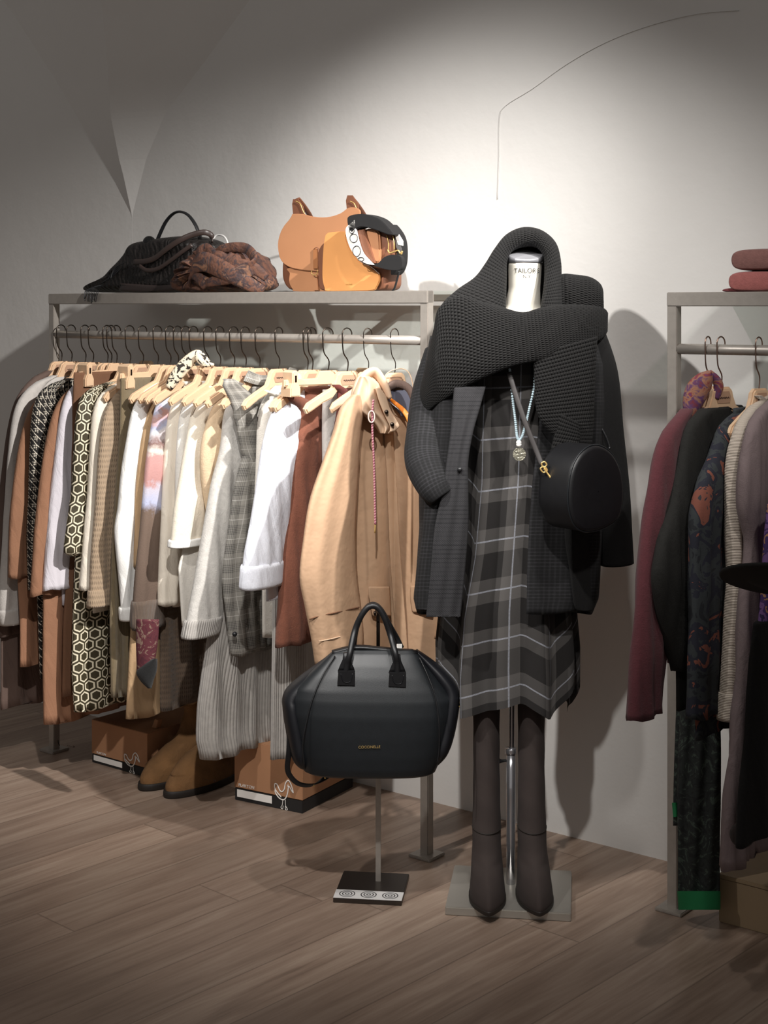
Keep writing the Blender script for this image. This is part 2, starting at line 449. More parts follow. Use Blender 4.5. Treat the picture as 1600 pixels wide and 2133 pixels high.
def make_hanger(kind, label, group, hm, wm):
    r = thing('clip_hanger' if kind == 'clip' else 'clothes_hanger', label, 'clothes hanger', group=group)
    mk_hook(hm, r)
    if kind == 'wood':
        prism('hanger_body', [(a*.8 if abs(a) > .05 else a, z+HZ) for a, z in HO], .016, wm, r, .004, 'X')
        pl = prism('name_plate', [(-.024, HZ-.01), (.024, HZ-.01), (.032, HZ-.024), (.027, HZ-.038), (-.027, HZ-.038), (-.032, HZ-.024)], .002, M['woodp'], r, .0005, 'X', .0085)
        sweep('maker_mark', [(.0099, -.022+.044*i/14, HZ-.025+.0022*math.sin(i*2.6)) for i in range(15)], .0011, n=5, m=M['ink'], parent=pl, res=40)
    else:
        prism('hanger_body', [(-.03, HZ), (.03, HZ), (.04, HZ-.02), (.15, HZ-.022), (.15, HZ-.04), (-.15, HZ-.04), (-.15, HZ-.022), (-.04, HZ-.02)], .014, wm, r, .003, 'X')
        for s in (-1, 1):
            y = s*.125
            c = prism('clip', [(y-.011, HZ-.002), (y-.004, HZ+.004), (y+.004, HZ+.004), (y+.011, HZ-.002), (y+.01, HZ-.03), (y+.017, HZ-.045), (y+.017, HZ-.068), (y-.017, HZ-.068), (y-.017, HZ-.045), (y-.01, HZ-.03)], .05, wm, r, .003, 'X')
            prism('spring', [(y-.003, HZ-.01), (y+.003, HZ-.01), (y+.003, HZ-.028), (y-.003, HZ-.028)], .053, M['hook'], c, .0005, 'X')
    return r
def copy_tree(o, parent=None):
    c = o.copy(); S.collection.objects.link(c)
    if parent is not None: c.parent = parent
    for ch in list(o.children): copy_tree(ch, c)
    return c
def put_hanger(kind, px, label, group, o=A0, zr=RZ, hm='hook', dyaw=0, dz=0):
    key = (kind, hm)
    if key not in _proto: r = _proto[key] = make_hanger(kind, label, group, M[hm], M['wood'])
    else: r = copy_tree(_proto[key])
    p = rail_at(px, o); r.location = (p.x, p.y, zr+dz); r.rotation_euler = (0, 0, RROT+math.radians(dyaw)+random.uniform(-.05, .05))
    r.scale = (1, {822: .66, 766: .7, 1581: .72, 1502: .8, 1475: .8}.get(px, 1), 1); tag(r, label, 'clothes hanger', group); return r

# ------------------------------------------------------------------ garments
def garment(name, label, catg, px, m, sleeve=None, body=None, A=.11, T=.022, BT=.017, hem_b=None, o=A0, zr=RZ, yaw=0,
            cuff=None, cuffm=None, back=.19, fold=.0085, group=None, neck=True, bodym=None, bw=None, collar=None, seed=None):
    rp = rail_at(px, o); th = RROT+math.radians(yaw)
    n = Vector((-math.sin(th), math.cos(th), 0)); mx, my = -n.x, -n.y
    rnd = random.Random(seed if seed is not None else px)
    def az(q):
        k = (q[0]-800)/F; a = (rp.x-k*rp.y)/(k*my-mx); d = rp.y+a*my; return a, H-(q[1]-HY)/F*d
    sl = [az(q) for q in sleeve] if sleeve else []
    bd = [az(q) for q in body] if body else []
    allz = [z for _, z in sl+bd]; z0 = min(allz)
    r = thing(name, label, catg, (rp.x, rp.y, z0), th, group)
    ph = rnd.uniform(0, 6); fl = rnd.uniform(.035, .05)
    def lookup(L, z):
        if z >= L[0][1]: return L[0][0]
        for (a, b), (c, d) in zip(L, L[1:]):
            if z >= d: return a+(c-a)*(b-z)/max(1e-6, b-d)
        return L[-1][0]
    def smooth(L, n_=60):
        q = cat(L, n_); return [(v.x, v.y) for v in q]
    zh = zr+HZ-.012
    # body
    sS = smooth(sl) if sl else None
    fr = []
    if sS:
        for a, z in sS: fr.append((max(.04, a-.035-.25*min(.16, max(0, sS[0][1]-z))), z))
    if bd: 
        if fr:
            cut = bd[0][1]; fr = [q for q in fr if q[1] > cut+.12]
        fr += bd
    if fr:
        zb = min(fr[-1][1], bd[-1][1] if bd else 9)
        rows = []; R = 46; ns = 56
        if not sl: ztop_b = fr[0][1]
        elif neck: ztop_b = zr+HZ-.047
        else: ztop_b = fr[0][1]
        for i in range(R):
            z = ztop_b-(ztop_b-zb)*(i/(R-1))**1.25
            a1 = lookup(fr, z); dz = ztop_b-z
            if sl:
                cap_ = .092+dz*1.5 if dz < .09 else 9; a1 = min(a1, cap_); a2 = min(back, .092+dz*1.5)
            else: a2 = back
            c = (a1-a2)/2; ha = (a1+a2)/2
            tt = max(.0125, BT*min(1, .6+dz*5)); row = []
            g = min(1, dz*3)
            for j in range(ns):
                q = 2*PI*j/ns; cs, sn = math.cos(q), math.sin(q)
                a = c+ha*math.copysign(abs(cs)**.9, cs)
                t = tt*math.copysign(abs(sn)**.75, sn)
                t += fold*g*math.sin(a/fl*2*PI*.5+ph+.8*math.sin(z*5+ph))*(1-abs(cs)**4)
                hz = z+(.004*math.sin(a*40+ph) if i > R-3 else 0)
                row.append((t, -a, hz-z0))
            rows.append(row)
        obj('body', grid('body', rows), bodym or m, r)
    if sS:
        zt = sS[0][1]; zb = sS[-1][1]
        for side in (1, -1):
            rows = []; R = 44; ns = 32
            for i in range(R):
                z = zt-(zt-zb)*i/(R-1); dz = zt-z
                ao = lookup(sS, z); AA = A*min(1, .35+dz*6)
                if i == 0: AA *= .6
                if side < 0: ao = min(ao*.92, .27 if o is A0 else .215)
                c = ao-AA/2; row = []
                tT = T*min(1, .55+dz*4)
                wr = .06*math.sin(z*38+ph)*min(1, dz*4)
                for j in range(ns):
                    q = 2*PI*j/ns; cs, sn = math.cos(q), math.sin(q)
                    a = c+AA/2*cs; t = tT*math.copysign(abs(sn)**.8, sn)*(1+wr)
                    t += fold*.55*math.sin(a*2*PI/.045+ph+1.5*math.sin(z*6+ph))*min(1, dz*4)*(1-abs(cs)**3)
                    row.append((t+.002, -side*a, z-z0+(.003*math.sin(j*.8+ph) if i == R-1 else 0)))
                rows.append(row)
            s = obj('sleeve', grid('sleeve', rows), m, r)
            if cuff:
                rows = []
                for i in range(8):
                    z = zb+cuff*(1-i/7.); ao = lookup(sS, z); AA = A*1.0
                    if side < 0: ao = min(ao*.92, .27 if o is A0 else .215)
                    c = ao-AA/2+.003
                    e = 1.04 if 0 < i < 7 else 1.0
                    rows.append([(T*1.24*e*math.copysign(abs(math.sin(2*PI*j/ns))**.8, math.sin(2*PI*j/ns)), -side*(c+AA/2*e*.97*math.cos(2*PI*j/ns)), z-z0-.003) for j in range(ns)])
                obj('cuff', grid('cuff', rows), cuffm or m, s)
    if collar:
        rows = []
        for i in range(6):
            z = zh-.03+.03*i/5; hw = .075-.004*i
            rows.append([((.016+.004*math.sin(i))*math.sin(2*PI*j/28), hw*math.cos(2*PI*j/28), z-z0+.008*math.cos(4*PI*j/28)) for j in range(28)])
        obj('collar', grid('collar', rows, cap=(False, False)), collar, r)
    r['_z0'] = z0
    return r
GR = None
G = 'garment'
m_taupe = cloth('taupe_wool', (98, 80, 72)); m_lgrey = wool('light_grey_linen', (196, 190, 184), .06); m_car = cloth('caramel_wool', (150, 108, 82))
m_car2 = cloth('caramel_coating', (150, 108, 82)); m_lil = cloth('pale_lilac_jersey', (214, 208, 214), .03); m_hound = mat('houndstooth', houndpat(78, lin(24,20,18), lin(205,196,180)), .85)
m_hex = mat('hexagon_print', hexpat(), .7); m_cream = cloth('cream_cotton', (232, 222, 206), .03); m_tb = knitm('taupe_knit', (164, 142, 118))
m_olive = ribm('olive_rib', (128, 112, 84), 900); m_wht = cloth('white_cotton', (232, 230, 226), .03); m_camel = cloth('camel_cloth', (172, 142, 108))
m_skirt = cloth('brown_skirt_cloth', (112, 78, 56)); m_wfz = wool('white_fleece', (236, 232, 224), .04); m_cfz = wool('cream_fleece', (232, 222, 204), .05)
m_bfz = wool('beige_mohair', (210, 184, 152), .08); m_gfz = wool('light_grey_mohair', (190, 186, 180), .12); m_pow = mat('grey_check_wool', checkpat(), .9)
m_off = wool('off_white_wool', (226, 220, 210), .05); m_wbl = cloth('pale_blue_white_sweatshirt', (218, 220, 228), .04); m_rust = wool('rust_wool', (120, 72, 54), .08)
m_dred = wool('dark_red_wool', (92, 38, 32), .08); m_grey = wool('grey_wool', (150, 146, 140), .1); m_greyrib = ribm('grey_rib_mohair', (168, 163, 157), 420)
m_dbr = knitm('dark_brown_knit', (92, 76, 62)); m_beige = mat('beige_twill', var(lin(184, 150, 120), .03, 6), .8, bump=b_noise(8, 4), bstr=.35, bdist=.02)

garment('long_coat', 'long taupe wool coat hanging first at the left end of the rack', 'coat', 127, m_taupe,
    [(95, 772), (62, 792), (28, 845), (8, 950), (-8, 1100), (-20, 1250), (-25, 1330)], [(2, 1330), (2, 1478)], A=.12)
garment('shirt', 'light grey long sleeved top second from the left end of the rack', 'shirt', 148, m_lgrey,
    [(108, 782), (66, 802), (32, 850), (17, 950), (10, 1050), (4, 1150), (-2, 1260), (4, 1302)], [(24, 1180), (28, 1298)], A=.1, cuff=.05)
garment('jacket', 'caramel brown jacket behind the black and white patterned dress', 'jacket', 172, m_car,
    [(120, 795), (72, 838), (46, 900), (29, 1000), (20, 1100), (18, 1205)], [(37, 1205), (42, 1300), (42, 1388)], A=.12)
garment('dress', 'black dress with a white star-like knotted pattern, left of the white sweater', 'dress', 193, m_hound,
    [(140, 788), (92, 808), (70, 850), (63, 930), (60, 1020), (57, 1120), (60, 1230)], [(78, 1240), (84, 1412)], A=.1)
garment('long_coat', 'long caramel brown coat whose hem nearly reaches the left rack foot', 'coat', 219, m_car2,
    [(168, 795), (130, 825), (105, 880), (86, 980), (73, 1100), (63, 1242)], [(91, 1242), (90, 1400), (92, 1512)], A=.12, BT=.024)
garment('sweater', 'pale lilac white sweater beside the long caramel coat', 'sweater', 231, m_lil,
    [(180, 792), (148, 808), (127, 860), (111, 980), (99, 1100), (90, 1230)], [(128, 1180), (130, 1262)], A=.13, T=.026)
garment('skirt', 'brown skirt clipped to a clip hanger near the left of the rack', 'skirt', 242, m_skirt,
    None, [(154, 776), (150, 900), (146, 1100), (132, 1300), (130, 1450)], back=.16)
garment('dress', 'long dark olive dress printed with cream hexagons', 'dress', 268, m_hex,
    [(228, 795), (184, 812), (162, 850), (153, 950), (150, 1020), (140, 1090), (134, 1150), (146, 1158)], [(157, 1160), (152, 1300), (150, 1400), (155, 1485)], A=.11, BT=.022)
garment('sweater', 'plain cream white sweater to the right of the hexagon print dress', 'sweater', 286, m_cream,
    [(245, 798), (212, 820), (193, 868), (185, 1000), (176, 1100), (166, 1229)], [(194, 1180), (194, 1276)], A=.1)
garment('sweater', 'taupe beige knit sweater with a creased sleeve next to the olive ribbed skirt', 'sweater', 304, m_tb,
    [(265, 800), (238, 824), (216, 868), (206, 940), (199, 1050), (191, 1150), (186, 1264)], [(225, 1150), (225, 1260)], A=.11, cuff=.05)
garment('skirt', 'long olive ribbed knit skirt clipped to a clip hanger', 'skirt', 330, m_olive,
    None, [(252, 788), (250, 900), (243, 1000), (233, 1150), (229, 1290), (232, 1455)], back=.05)
garment('shirt', 'white shirt with a bulging sleeve right of the olive ribbed skirt', 'shirt', 354, m_wht,
    [(345, 788), (302, 812), (278, 852), (262, 930), (252, 1000), (247, 1060), (240, 1110), (248, 1200), (254, 1292)], [(276, 1160), (276, 1292)], A=.1, cuff=.04)
garment('cardigan', 'camel cloth coat showing a thin strip and its hem above the left shoe box', 'coat', 368, m_camel,
    [(335, 808), (314, 846), (299, 900), (289, 970), (283, 1050), (280, 1180)], [(274, 1300), (268, 1400), (263, 1500)], A=.1, BT=.022)
z_ = lambda px, py: H-(py-HY)/F*4.05
mc_st = [(z_(0, 1310), (88, 72, 62)), (z_(0, 1030), (112, 94, 82)), (z_(0, 1005), (176, 180, 205)), (z_(0, 975), (190, 184, 196)), (z_(0, 960), (184, 138, 134)), (z_(0, 910), (196, 150, 146)), (z_(0, 895), (225, 216, 206)), (z_(0, 875), (130, 98, 92)), (z_(0, 850), (226, 222, 226)), (z_(0, 835), (176, 182, 210)), (z_(0, 815), (205, 160, 150)), (z_(0, 800), (190, 196, 220)), (z_(0, 780), (235, 232, 226))]
_sl = [(385, 788), (348, 806), (324, 850), (311, 920), (301, 1000), (292, 1100), (282, 1200), (276, 1290), (279, 1312)]
m_multi = mat('multicolour_knit', bandpat(z_(0, 1480), mc_st), .95, bump=b_fuzz(), bstr=.5, bdist=.003)
garment('cardigan', 'cardigan with white, blue, pink and brown bands down its sleeve', 'cardigan', 387, m_multi, _sl, [(335, 1290), (335, 1480)], A=.12, cuff=.085, cuffm=ribm('brown_cuff', (96, 80, 68), 700), bodym=m_dbr, seed=3)
garment('blouse', 'cream white blouse right of the cardigan with coloured bands', 'blouse', 403, m_cream,
    [(418, 792), (374, 818), (353, 866), (343, 960), (336, 1100), (331, 1200), (330, 1263)], [(360, 1160), (360, 1262)], A=.12, T=.026)
garment('sweater', 'white fleecy sweater left of the cream fluffy one', 'sweater', 433, m_wfz,
    [(442, 792), (400, 815), (377, 862), (368, 950), (366, 1040), (368, 1130)], [(390, 1060), (390, 1120)], A=.1)
garment('sweater', 'cream fluffy sweater with a wide short sleeve and turned up hem', 'sweater', 458, m_cfz,
    [(472, 802), (428, 822), (402, 858), (389, 920), (378, 980), (365, 1060), (356, 1140)], [(372, 1180), (380, 1305)], A=.15, T=.03, cuff=.022, cuffm=m_wht, bodym=m_off)
garment('sweater', 'beige mohair sweater left of the light grey fluffy cardigan', 'sweater', 487, m_bfz,
    [(495, 812), (452, 838), (432, 880), (420, 930), (419, 980), (428, 1050), (440, 1110)], [(450, 1050), (450, 1240)], A=.1)
gc = garment('cardigan', 'long light grey fluffy cardigan with deep ribbed hem above the boxes', 'cardigan', 513, m_gfz,
    [(548, 785), (492, 818), (470, 858), (460, 940), (442, 1010), (426, 1100), (405, 1220), (384, 1330)], [(450, 1200), (440, 1300), (424, 1400), (415, 1470), (412, 1540), (420, 1585)], A=.13, T=.03, cuff=.05, cuffm=m_greyrib, BT=.035, fold=.009, back=.12, bodym=m_greyrib)
bl = garment('blazer', 'grey check blazer with one black button hanging over the grey cardigan', 'blazer', 545, m_pow,
    [(608, 782), (552, 835), (526, 868), (512, 930), (492, 1000), (476, 1100), (464, 1200), (474, 1300), (482, 1368)], [(500, 1250), (505, 1330)], A=.15, T=.02, collar=m_pow)
garment('cardigan', 'off-white wool cardigan squeezed between check blazer and pale sweatshirt', 'cardigan', 581, m_off,
    [(612, 808), (562, 832), (541, 866), (536, 940), (532, 1100), (530, 1200)], [(548, 1230), (548, 1330)], A=.09)
garment('sweater', 'long grey ribbed knit sweater whose hem shows left of the black handbag', 'sweater', 600, m_greyrib,
    None, [(580, 900), (572, 1100), (570, 1330), (566, 1586)], A=.09, back=.08)
garment('sweatshirt', 'pale blue white sweatshirt with a ribbed cuff, left of the rust sweater', 'sweatshirt', 642, m_wbl,
    [(655, 792), (602, 818), (570, 858), (551, 920), (541, 980), (526, 1080), (512, 1150), (506, 1228)], [(555, 1150), (556, 1250)], A=.15, T=.03, cuff=.065, collar=m_wbl)
garment('sweater', 'rust brown wool sweater between the pale sweatshirt and beige parka', 'sweater', 655, m_rust,
    [(700, 815), (660, 838), (630, 865), (615, 930), (608, 1000), (596, 1100), (585, 1200), (576, 1348)], [(630, 1200), (630, 1330)], A=.15, T=.03)
garment('scarf', 'narrow light grey knit strip clipped on a hanger in front of dark red sweater', 'scarf', 683, m_lgrey,
    None, [(674, 812), (675, 900), (676, 966)], back=.05)
garment('sweater', 'dark red sweater mostly hidden behind the beige parka', 'sweater', 723, m_dred,
    [(745, 798), (712, 826), (700, 880), (692, 960), (690, 1100), (690, 1250)], [(705, 1200), (705, 1300)], A=.09)
# the blazer's button
def gpt(r, px, py, a_off=.0):
    pass
def wpt_d(px, py, d): return P(px, py, d)

# hooks and hangers on the main rack
HG = 'wooden hangers along the main rack'
hn = [(127, 'long taupe coat'), (148, 'light grey top'), (177, 'caramel jacket'), (193, 'black and white patterned dress'), (223, 'long caramel coat'), (231, 'pale lilac sweater'),
      (270, 'hexagon print dress'), (297, 'plain cream white and taupe sweaters'), (354, 'white shirt with bulging sleeve'), (370, 'camel coat'), (387, 'colour banded cardigan'), (403, 'cream white blouse'),
      (433, 'white fleecy sweater'), (458, 'cream fluffy sweater'), (487, 'beige mohair sweater'), (511, 'light grey fluffy cardigan'), (540, 'grey check blazer'), (581, 'off-white cardigan'), (640, 'pale sweatshirt'), (650, 'rust brown sweater'),
      (723, 'dark red sweater'), (766, 'parka hood, under its storm flap'), (822, 'beige parka, nearest the mannequin')]
for px, l in hn:
    put_hanger('wood', px, 'pale wooden hanger on the steel rail carrying the '+l, HG, dyaw={766: -25, 822: -30, 723: -10}.get(px, 0))
for px, l in ((242, 'brown skirt'), (328, 'olive ribbed skirt'), (683, 'narrow light grey strip')):
    put_hanger('clip', px, 'pale clip hanger with clips holding the '+l, 'clip hangers along the main rack', dyaw=-12 if px == 683 else 0)

# ------------------------------------------------------------------ beige parka
pk = thing('parka', 'beige hooded parka with pink cord and orange tag at the right end of rack', 'jacket', rail_at(822), RROT+math.radians(22))
pkr = rail_at(822)+Vector((0, -.0, 0))
def sheet_px(name, rows_px, thick, m, parent, dfun, ns=24, nr=40, fold=0, base=None):
    """rows of (y, x_left, x_right[, bulge]); closed lens-section loft in the world, mapped to parent's space"""
    q = cat([tuple(r[:3]) for r in rows_px], nr); rows = []
    for i, r in enumerate(q):
        y, xl, xr = r.x, r.y, r.z; row = []
        for j in range(ns*2):
            t = j/ns if j < ns else 2-j/ns
            px = xl+(xr-xl)*t; d = dfun(px, y); s = math.sin(PI*t)**.6 if 0 < t < 1 else 0
            off = (-1 if j < ns else 1)*thick/2*s+fold*math.sin(t*PI*5+y*.01)*min(1, i/8)
            row.append(P(px, y, d+off))
        rows.append(row)
    me = grid(name, rows); o = obj(name, me, m)
    bpy.context.view_layer.update()
    if parent is not None:
        inv = parent.matrix_world.inverted(); me.transform(inv); o.parent = parent
    return o
def swp(name, path, ra, rb=None, parent=None, m=None, **k):
    o = sweep(name, path, ra, rb, m=m, **k)
    if parent is not None:
        bpy.context.view_layer.update(); o.data.transform(parent.matrix_world.inverted()); o.parent = parent
    return o
def into(o, parent):
    bpy.context.view_layer.update(); o.data.transform(parent.matrix_world.inverted() @ o.matrix_world)
    o.location = (0, 0, 0); o.rotation_euler = (0, 0, 0); o.parent = parent; return o
pk_d = lambda px, y: 3.99-(px-822)*-.0011*-1-.0*(y) if px > 822 else 3.99-(822-px)*.0011
sheet_px('body', [(808, 765, 850), (840, 722, 872), (900, 702, 885), (1000, 700, 905), (1150, 706, 925), (1300, 712, 940), (1440, 712, 950)], .06, m_beige, pk, lambda x, y: pk_d(x, y)-.005, fold=.008)
sheet_px('sleeve', [(822, 733, 752), (850, 708, 758), (900, 693, 752), (960, 672, 748), (1040, 645, 744), (1120, 632, 742), (1200, 624, 745), (1260, 634, 752), (1330, 648, 758), (1385, 656, 750)], .09, m_beige, pk, lambda x, y: pk_d(x, y)-.075, fold=.004)
sheet_px('sleeve', [(830, 858, 872), (900, 872, 905), (1000, 885, 930), (1200, 905, 950), (1330, 900, 945)], .07, m_beige, pk, lambda x, y: pk_d(x, y)+.0)
# placket seam, pocket flaps, hood, cords
beige_l = mat('beige_twill_lining', var(lin(204, 174, 146), .03, 9), .7)
sheet_px('front_placket', [(905, 800, 818), (1000, 806, 826), (1150, 812, 834), (1300, 822, 846), (1400, 828, 852)], .014, m_beige, pk, lambda x, y: pk_d(x, y)-.045)
sheet_px('pocket_flap', [(1222, 768, 812), (1240, 768, 813), (1280, 775, 815), (1283, 778, 814)], .014, m_beige, pk, lambda x, y: pk_d(x, y)-.052, nr=10)
sheet_px('pocket_flap', [(1220, 856, 888), (1240, 854, 890), (1272, 858, 892), (1275, 862, 890)], .014, m_beige, pk, lambda x, y: pk_d(x, y)-.045, nr=10)
sfd = lambda x, y: pk_d(x, y)-.075-.0455*math.sin(PI*max(.02, min(.98, (x-638)/116)))**.6
swp('sleeve_seam', [P(x, y, sfd(x, y)) for x, y in ((644, 1290), (670, 1282), (700, 1276), (725, 1270), (748, 1265))], .0018, parent=pk, m=m_skirt, n=6)
swp('sleeve_seam', [P(x, y, sfd(x, y)) for x, y in ((664, 1336), (685, 1332), (710, 1326), (748, 1318))], .0014, parent=pk, m=beige_l, n=6)
hd = sheet_px('hood', [(784, 750, 770), (800, 742, 792), (825, 734, 800), (850, 738, 806), (870, 762, 820), (888, 780, 828), (903, 790, 812)], .07, beige_l, pk, lambda x, y: pk_d(x, y)-.065, fold=.006)
sheet_px('hood_fold', [(818, 733, 760), (832, 733, 778), (850, 752, 784), (866, 762, 785)], .03, m_beige, hd, lambda x, y: 0, nr=14) if False else None
o = sheet_px('storm_flap', [(806, 782, 790), (825, 786, 804), (850, 795, 812), (875, 806, 826), (888, 812, 832), (899, 812, 822)], .012, beige_l, pk, lambda x, y: pk_d(x, y)-.105, nr=20)
for x, y in ((805, 858), (817, 884)):
    swp('snap_button', [P(x, y, pk_d(x, y)-.118), P(x, y, pk_d(x, y)-.108)], .0055, parent=pk, m=M['hook'], n=14, res=4)
swp('hood', [P(x, y, pk_d(x, y)-dd) for x, y, dd in ((735, 840, .05), (748, 795, .05), (778, 775, .06), (800, 800, .09), (812, 830, .1))], [.014, .022, .022, .016, .01], [.009, .011, .011, .009, .006], parent=pk, m=beige_l)
swp('neck_lining', [P(x, y, pk_d(x, y)-.04) for x, y in ((800, 812), (826, 800), (850, 808), (862, 830))], .012, .008, parent=pk, m=m_taupe)
sheet_px('lining', [(812, 806, 850), (830, 806, 864), (850, 822, 864), (868, 836, 862)], .01, mat('slate_lining', lin(92, 94, 108), .6), pk, lambda x, y: pk_d(x, y)-.04, nr=14)
pinkm = mat('pink_cord', lambda: mixc(((coords('UV')[1]*900+coords('UV')[0]*300).sin()).gt(.2), lin(150, 78, 96), lin(206, 158, 160)), .8)
swp('draw_cord', [P(x, y, pk_d(x, y)-.135) for x, y in ((778, 832), (776, 860), (776, 900), (779, 960), (781, 1040), (782, 1092))], .0046, .003, parent=pk, m=pinkm, n=10, res=60)
swp('cord_lock', [P(774+6.5*math.cos(a), 868+12*math.sin(a), pk_d(774, 868)-.142) for a in [i*PI/6 for i in range(12)]], .0018, parent=pk, m=mat('pale_pink_plastic', lin(232, 210, 200), .4), closed_path=True, res=36)
swp('cord_tip', [P(782, 1090, pk_d(782, 1090)-.135), P(781, 1110, pk_d(782, 1090)-.135)], .002, parent=pk, m=M['gold'], n=8, res=4)
orangem = mat('orange_tag', lin(245, 140, 40), .5)
swp('hang_tag', [P(x, y, pk_d(x, y)-.062) for x, y in ((814, 832), (824, 840), (838, 852), (850, 868), (856, 882), (853, 892))], [.004, .005, .006, .007, .009, .004], .0015, parent=pk, m=orangem, side=(1, 0, .6))
swp('tag_string', [P(x, y, pk_d(x, y)-.062) for x, y in ((812, 838), (830, 852), (842, 862), (864, 862))], .0009, parent=pk, m=M['white'], n=6)
swp('hanger_loop', [P(x, y, pk_d(x, y)-.05) for x, y in ((798, 830), (798, 800), (806, 778), (830, 768), (850, 774), (860, 800), (863, 840))], .0022, .0015, parent=pk, m=beige_l, n=8)

# blazer lapel, button and patterned neck scarf, maroon scarf end
bpy.context.view_layer.update()
def rail_d(px, py, hook, yaw=0):
    rp = rail_at(hook); k = (px-800)/F; th = RROT+math.radians(yaw); mx, my = math.sin(th), -math.cos(th)
    a = (rp.x-k*rp.y)/(k*my-mx); return rp.y+a*my
swp('button', [P(489, 1321, rail_d(489, 1321, 560)-.006), P(489, 1321, rail_d(489, 1321, 560)+.004)], .007, parent=bl, m=M['blk'], n=18, res=4)
swp('lapel', [P(x, y, rail_d(x, y, 560)-.02) for x, y in ((612, 768), (604, 790), (590, 808), (560, 835), (540, 870))], [.014, .02, .022, .018, .008], .006, parent=bl, m=m_pow, side=(1, 0, -.3))
scm = mat('black_cream_print', floralpat([(38, 32, 28), (220, 205, 180), (40, 34, 30), (226, 212, 190)], 34, 1.0), .8)
ns_ = thing('neck_scarf', 'cream and black print scarf looped over hangers near the rail centre', 'scarf', P(395, 800, 4.35))
swp('scarf_loop', [P(x, y, 4.36) for x, y in ((352, 808), (368, 782), (388, 758), (410, 738), (424, 744), (436, 754))], [.012, .019, .02, .014, .009, .005], .01, parent=ns_, m=scm)
swp('scarf_end', [P(x, y, 4.34) for x, y in ((410, 738), (416, 748), (428, 758), (446, 760))], [.008, .012, .01, .004], .006, parent=ns_, m=scm)
mar = thing('fringed_scarf', 'maroon patterned scarf end with black fluffy tip under the banded cuff', 'scarf', P(305, 1430, 4.15))
marm = mat('maroon_print', floralpat([(70, 26, 36), (84, 34, 42), (120, 96, 84), (60, 24, 32)], 30, 2), .85)
sheet_px('scarf_end', [(1290, 284, 332), (1330, 283, 330), (1370, 284, 324), (1400, 285, 318)], .03, marm, mar, lambda x, y: 4.14, nr=16)
sheet_px('fluffy_tip', [(1372, 318, 328), (1385, 296, 328), (1400, 284, 326), (1418, 292, 320), (1434, 308, 316)], .035, wool('black_fluff', (24, 24, 24)), mar, lambda x, y: 4.135, nr=16)

# ------------------------------------------------------------------ second rack garments
C_ = dict(o=C0, zr=1.350)
m_mar = wool('maroon_wool', (90, 42, 48), .1); m_bg = cloth('black_olive_wool', (26, 25, 22), .1)
m_flo = mat('dark_floral_knit', floralpat([(34, 36, 40), (52, 56, 58), (36, 37, 48), (124, 72, 58), (48, 50, 54)], 16, 1.2), .9, bump=b_fuzz(), bstr=.3)
m_wrib = mat('white_fine_rib', var(lin(222, 208, 192), .04, 30), .9, bump=b_hrib(900), bstr=.8, bdist=.003)
m_mauve = cloth('mauve_grey_cloth_and_shade', (132, 116, 116)); m_blk = cloth('black_wool', (12, 10, 10), .1)
garment('sweater', 'maroon wool sweater first on the right rack', 'sweater', 1473, m_mar,
    [(1424, 852), (1386, 898), (1367, 950), (1350, 1050), (1337, 1150), (1327, 1280), (1318, 1400), (1311, 1503)], [(1390, 1200), (1392, 1384)], A=.13, T=.026, **C_)
garment('jacket', 'black olive wool jacket second on the right rack', 'jacket', 1502, m_bg,
    [(1462, 852), (1432, 890), (1414, 970), (1398, 1050), (1374, 1130), (1362, 1195), (1368, 1260), (1384, 1330), (1404, 1400)], [(1410, 1300), (1412, 1480)], A=.16, T=.026, back=.12, **C_)
garment('cardigan', 'dark floral cardigan with rust coloured flowers on the right rack', 'cardigan', 1545, m_flo,
    [(1540, 855), (1502, 888), (1480, 950), (1456, 1010), (1443, 1080), (1441, 1200), (1440, 1350), (1436, 1500)], [(1452, 1350), (1450, 1540)], A=.15, T=.026, back=.1, **C_)
garment('sweater', 'cream white ribbed sweater with a wide turned cuff on the right rack', 'sweater', 1585, m_wrib,
    [(1592, 822), (1548, 868), (1528, 920), (1520, 1000), (1518, 1100), (1519, 1200), (1515, 1330), (1508, 1500)], None, A=.065, T=.022, cuff=.06, bodym=m_mauve, back=.05, **C_)  # mauve body: the sweater's shaded part put into its colour
garment('cardigan', 'mauve grey cardigan with painted shade of the ribbed sweater, behind the tie-dyed dress at the right edge', 'cardigan', 1620, m_mauve,
    [(1610, 830), (1568, 870), (1548, 950), (1542, 1050), (1555, 1140), (1545, 1250), (1535, 1450), (1512, 1700), (1507, 1815)], None, A=.1, back=.02, bodym=m_mauve, **C_)  # upper strip carries the ribbed sweater's shade as mauve colour
garment('dress', 'purple tie-dyed dress cut off by the right edge', 'dress', 1680, mat('purple_tie_dye', floralpat([(52, 38, 78), (118, 84, 138), (70, 48, 100), (176, 130, 96), (96, 64, 112)], 22, 1), .85),
    None, [(1600, 1050), (1588, 1250), (1578, 1350), (1568, 1450), (1562, 1540)], back=.1, BT=.022, **C_)
garment('skirt', 'long black skirt below the tie-dyed dress at the right edge', 'skirt', 1682, m_blk,
    None, [(1572, 1300), (1560, 1450), (1556, 1540), (1545, 1650), (1538, 1765)], back=.08, BT=.026, **C_)
gs = thing('long_scarf', 'long dark green patterned scarf with bright green hem band on right rack', 'scarf', P(1455, 1895, 3.42))
m_dg = mat('dark_green_print', floralpat([(18, 20, 20), (30, 34, 32), (56, 66, 58), (24, 26, 26)], 26, 3), .9)
m_gr = mat('bright_green_band', lin(16, 110, 62), .8)
